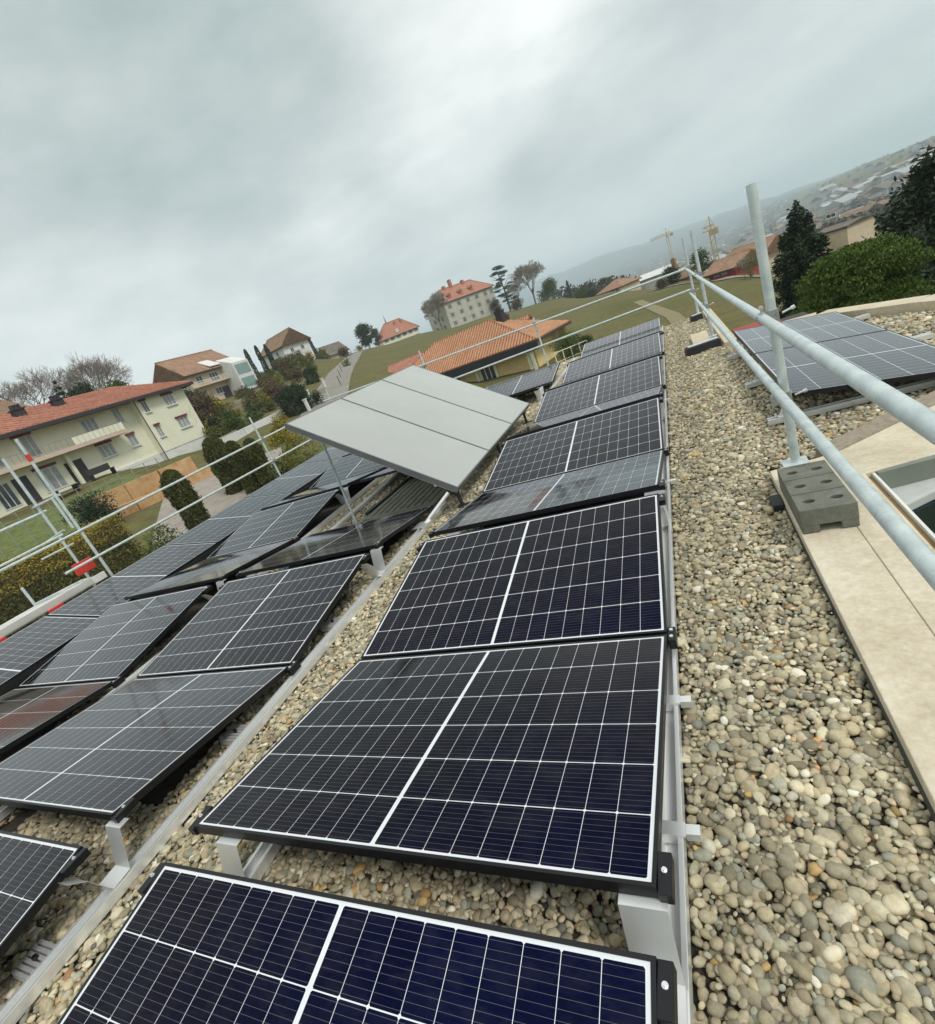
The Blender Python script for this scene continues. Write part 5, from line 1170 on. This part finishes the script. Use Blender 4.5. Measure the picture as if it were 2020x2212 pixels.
# behind the cream block
bare_tree('bare_tree', 'bare tree behind the left end of the red roof', -61.3, 98, 14, 1.2, 6.5, seed=5, depth=6, twig=.028)
bare_tree('bare_tree', 'broad bare tree behind the middle of the red roof', -55.9, 96, 14.5, 1.2, 6.5, seed=12, depth=6, twig=.028)
bare_tree('bare_tree', 'small bare tree beside the broad one', -57.0, 100, 13.5, .9, 6.5, seed=14, depth=5, twig=.04)
conifer('fir_tree', 'dark fir behind the red roof between the two chimneys', -58.7, 88, 2.4, 8.6, 7.0, 'dark', 3500, .5, 'dark firs behind the red roof', 12)
leafy('round_tree', 'dark evergreen behind the second chimney', 'tree', -57.3, 84, 2.2, 6.6, 7.2, 'dark', 3500, .35)
leafy('round_tree', 'dark green bush under the broad bare tree', 'tree', -55.0, 84, 2.6, 5.6, 7.2, 'green', 3500, .35)
leafy('round_tree', 'dark green bush at the left edge behind the brown roof', 'tree', -68.0, 92, 3.2, 10.2, 7.2, 'dark', 3500, .4)
leafy('dark_shrub', 'dark bush under the balcony of the chalet', 'shrub', -49.4, 100, 2.8, 4.0, None, 'dark', 4000, .3)
leafy('brown_shrub', 'reddish brown bush beside the cream block end wall', 'shrub', -49.2, 84, 3.2, 4.6, None, 'brown', 4500, .3)
# beside the yellow house and the field
leafy('house_shrub', 'yellow brown shrub at the right corner of the yellow house', 'shrub', -10.9, 60, 1.0, 2.6, None, 'yellow', 3500, .12)
leafy('house_shrub', 'dark green shrubs beside the yellow house terrace', 'shrub', -10.9, 50, 1.9, 2.6, None, 'green', 6000, .12)
leafy('house_shrub', 'dark round bush at the edge of the meadow', 'shrub', -8.9, 50, .9, 2.2, None, 'green', 3500, .12)
wall_run('terrace_wall', 'low pale terrace wall beside the yellow house', [(-12.2, 49), (-8.4, 50)], [-5.2, -5.2], .5, .2, W_CREAM)
tr = thing('terrace_railing', 'thin white railing beside the yellow house', 'railing', (0, 0, 0))
a, b = P_(-12.4, 48.6, 0), P_(-8.8, 49.6, 0)
for k in range(5):
    q = a.lerp(b, k/4); mb = MB(); mb.tube((q.x, q.y, -5.3), (q.x, q.y, -3.2), .05, n=6); mb.build('post', W_CREAM, tr)
mb = MB(); mb.tube((a.x, a.y, -3.25), (b.x, b.y, -3.25), .04, n=6); mb.tube((a.x, a.y, -4.1), (b.x, b.y, -4.1), .03, n=6); mb.build('rail', W_CREAM, tr)
bare_tree('fruit_tree', 'olive coloured fruit tree in front of the tan roofed house', 7.0, 84, 3.4, 1.1, seed=31, depth=5, twig=.03)
leafy('fruit_tree', 'thin leafed tree right of the red walled house', 'tree', 6.9, 82, 1.9, 3.6, None, 'olive', 1500, .14)
leafy('dark_shrub', 'dark shrubs behind the corner of the guard rail', 'shrub', .6, 118, 2.4, 3.4, None, 'dark', 3500, .25)
leafy('dark_shrub', 'dark olive tree left of the red walled house', 'tree', 3.0, 104, 2.4, 5.4, None, 'green', 3500, .25)
leafy('dark_shrub', 'low dark shrub at the far rail corner', 'shrub', -.6, 112, 1.6, 1.6, None, 'brown', 2500, .2)
# big trees on the right
conifer('fir_tree', 'dark fir tree behind the nearest guard rail post', 11.0, 32, 2.4, 8.4, -7.1, 'dark', 60000, .21, None, 30)
conifer('dark_conifer', 'big dark conifer at the right edge of the photo', 19.9, 27, 5.1, 8.7, -7.4, 'dark', 120000, .25, None, 30)
def dome_pine():
    p = P_(14.6, 19.5, 0); gz = -6.35; t = thing('dome_pine', 'bright green dome shaped dwarf pine behind the right hand roof', 'tree', (p.x, p.y, gz))
    rr = random.Random(9); cl = []
    for k in range(44):
        a = rr.uniform(0, 6.28); f = math.sqrt(rr.random()); R = 1.55*f; z = 4.75+1.5*math.sqrt(max(0, 1-f*f))-.25+rr.uniform(-.18, .16); s = rr.uniform(.34, .62)
        cl.append(((R*math.cos(a), R*math.sin(a), z-.2), (s, s, s*.6)))
        if f > .5: cl.append(((R*math.cos(a)*.98, R*math.sin(a)*.98, z-1.2), (s, s, s*.9)))
    P = blob_points(cl, 60000, .72); leaves_mesh('foliage', t, P, .105, LF['pine'], aspect=3.0, droop=np.array([0, 0, .55])); trunk_mesh('trunk', t, 5.6, .18, 9, 1.6)
dome_pine()
leafy('garden_shrub', 'brownish shrub between the field and the dwarf pine', 'shrub', 8.9, 19, .9, 3.4, -6.9, 'olive', 5000, .07)
leafy('garden_shrub', 'dark shrub just past the roof edge below the dwarf pine', 'shrub', 11.0, 16, 1.3, 4.2, -6.9, 'dark', 6000, .09)

# ------------------------------------------------------------------ valley: cranes, town, woods
YEL = simple('crane_yellow', (.55, .36, .10), .6)
def crane(label, az, d, zb, zt, jl, jr, yaw):
    p = P_(az, d, 0); t = thing('tower_crane', label, 'crane', (p.x, p.y, zb), math.radians(yaw)); h = zt-zb; s = 1.1
    mb = MB()
    for x in (-s, s):
        for y in (-s, s): mb.box(x-.14, x+.14, y-.14, y+.14, 0, h)
    n = int(h/3)
    for k in range(n):
        z = k*3.
        for sx in (-s, s): mb.tube((sx, -s, z), (sx, s, z+3), .08, n=4); mb.tube((-s, sx, z), (s, sx, z+3), .08, n=4)
    mb.build('mast', YEL, t)
    mb = MB(); mb.box(-jl, jr, -.9, -.5, h, h+.5); mb.box(-jl, jr, .5, .9, h, h+.5); mb.box(-jl, jr*.5, -.2, .2, h+2.2, h+2.6)
    for k in range(int((jl+jr)/3)): x = -jl+k*3; mb.tube((x, -.7, h+.2), (x+1.5, 0, h+2.3), .15, n=4); mb.tube((x+1.5, 0, h+2.3), (x+3, .7, h+.2), .15, n=4)
    mb.build('jib', YEL, t)
    mb = MB(); mb.box(-1.2, 1.2, -1.2, 1.2, h-2.5, h); mb.build('cab', YEL, t)
    mb = MB(); mb.box(jr-3, jr, -1.3, 1.3, h-2.6, h); mb.build('counterweight', simple('crane_ballast', (.4, .33, .2), .8), t)
    mb = MB(); mb.tube((0, 0, h), (0, 0, h+7), .5, .15, 6); mb.tube((0, 0, h+7), (-jl*.7, 0, h+2.5), .12, n=4); mb.tube((0, 0, h+7), (jr-1, 0, h+.5), .12, n=4); mb.build('apex', YEL, t)
crane('distant yellow tower crane standing above the valley left of the guard rail corner', .85, 640, -34, 13.5, 17, 6, -6)
crane('nearer yellow tower crane rising behind the red walled house', 4.5, 330, -26, 1.2, 4, 3.2, -10)
def town():
    cols = [simple('distant_pale_roofs', (.36, .38, .38), .9), W_TAN, TILE_B, TILE_G, TILE_T]; mb = MB(); rt = random.Random(2)
    def hut(a, d, w_, l, h, yaw, wm, rm, z=None):
        p = P_(a, d, 0); z = ground_at(p.x, p.y) if z is None else z
        mb.M = Matrix.Translation((p.x, p.y, z)) @ Matrix.Rotation(yaw, 4, 'Z')
        h *= .8; mb.cur = wm; mb.box(-l/2, l/2, -w_/2, w_/2, -4, h); mb.cur = rm
        mb.add([(-l/2-.5, -w_/2-.5, h), (l/2+.5, -w_/2-.5, h), (l/2+.5, w_/2+.5, h), (-l/2-.5, w_/2+.5, h), (-l/2-.5, 0, h+w_*.32), (l/2+.5, 0, h+w_*.32)], [(0, 1, 5, 4), (1, 2, 5), (2, 3, 4, 5), (3, 0, 4), (3, 2, 1, 0)])
    for k in range(620):
        a = rt.uniform(-9, 24); d = math.exp(rt.uniform(math.log(420), math.log(3600)))
        if a > 9 and d < 750 and k % 4: continue
        if a > 11 and d > 1350: continue
        if a < -3 and d < 450: continue
        w_ = rt.uniform(6.5, 10); hut(a, d, w_, w_*rt.uniform(1.1, 2.2), rt.uniform(5, 9), rt.uniform(0, PI), rt.choice([0, 0, 1]), rt.choice([2, 3, 3, 3, 4, 0]))
    for k in range(60):
        a = rt.uniform(2, 24); d = rt.uniform(800, 1700); hut(a, d, rt.uniform(12, 22), rt.uniform(25, 70), rt.uniform(6, 10), rt.uniform(-.4, .4)+1.2, 0, rt.choice([0, 3]))
    o = mb.build('distant_town', cols); tag(o, 'hazy scattering of far off houses and sheds across the valley floor', 'town', kind='stuff')
town()
def woods():
    cl = []; rt = random.Random(6); P = []; S = []
    def clump(a, d, n, spread):
        for k in range(n):
            aa = a+rt.gauss(0, spread)/d*57; dd = d+rt.gauss(0, spread*.9); p = P_(aa, dd, 0); r = rt.uniform(2.2, 4.5)
            cl.append(((p.x, p.y, ground_at(p.x, p.y)+r*.9), (r, r, r*1.2)))
    for k in range(120): 
        a = rt.uniform(-9, 25); d = math.exp(rt.uniform(math.log(260), math.log(3000))); clump(a, d, rt.randint(4, 16), d*.018+6)
    for k in range(16): clump(rt.uniform(5, 14), rt.uniform(230, 420), 12, 16)
    P = blob_points(cl, 70000, .4); dist = np.hypot(P[:, 0], P[:, 1]); z = leaves_mesh('distant_woods', None, P, 1.9, mat_leaf('winter_wood', (.05, .045, .032), (.095, .082, .06), (.05, .065, .04)))
    tag(z, 'far off bare woods and hedges scattered over the valley', 'wood', kind='stuff')
woods()
# larger pale sheds on the far slope
for k, (a, d, L, w_) in enumerate(((15.2, 1020, 70, 26), (17.0, 1120, 90, 30), (12.9, 900, 46, 22), (18.6, 980, 60, 22))):
    A, B = P_(a, d, 0), P_(a+L/d*50, d+18, 0); z = ground_at(A.x, A.y)
    house('warehouse', ['long pale warehouse in the middle of the far right slope', 'largest pale warehouse high on the far right slope', 'smaller warehouse above the tip of the fir tree', 'rightmost pale warehouse on the far slope'][k], A, B, w_, z, z+9, z+11, W_STONE, simple('pale_shed_roof_%d' % k, (.42, .45, .45), .8), 'gable', over=.5, group='warehouses on the far slope', cat='warehouse')

# ------------------------------------------------------------------ haze
def haze():
    mb = MB(); mb.box(-9500, 9500, -9500, 9500, -125, 262); m_ = bpy.data.materials.new('valley_haze'); m_.use_nodes = True; nt = m_.node_tree; nt.nodes.clear()
    o = nt.nodes.new('ShaderNodeOutputMaterial'); v = nt.nodes.new('ShaderNodeVolumePrincipled'); v.inputs['Density'].default_value = HAZE; v.inputs['Color'].default_value = (.79, .925, 1.0, 1); v.inputs['Anisotropy'].default_value = 0
    nt.links.new(v.outputs[0], o.inputs['Volume']); h = mb.build('haze', m_); tag(h, 'thin bluish haze filling the valley air', 'haze', kind='stuff'); h.display_type = 'WIRE'
HAZE = .00033
haze()
for o in list(bpy.data.objects):
    if '_L' in o: del o['_L']

for lab, a, d, h in (('white painted post at the bottom of the hill road', -39.6, 58, 1.3), ('white post beside the clipped yew', -39.0, 66, 1.6), ('small white post halfway up the hill road', -37.0, 82, 1.4)):
    p = P_(a, d, 0); t = thing('white_post', lab, 'post', (p.x, p.y, ground_at(p.x, p.y)), 0, 'white posts beside the hill road')
    mb = MB(); mb.box(-.14, .14, -.14, .14, -.3, h); mb.box(-.2, .2, -.2, .2, h, h+.12); mb.build('shaft', W_WHITE, t)
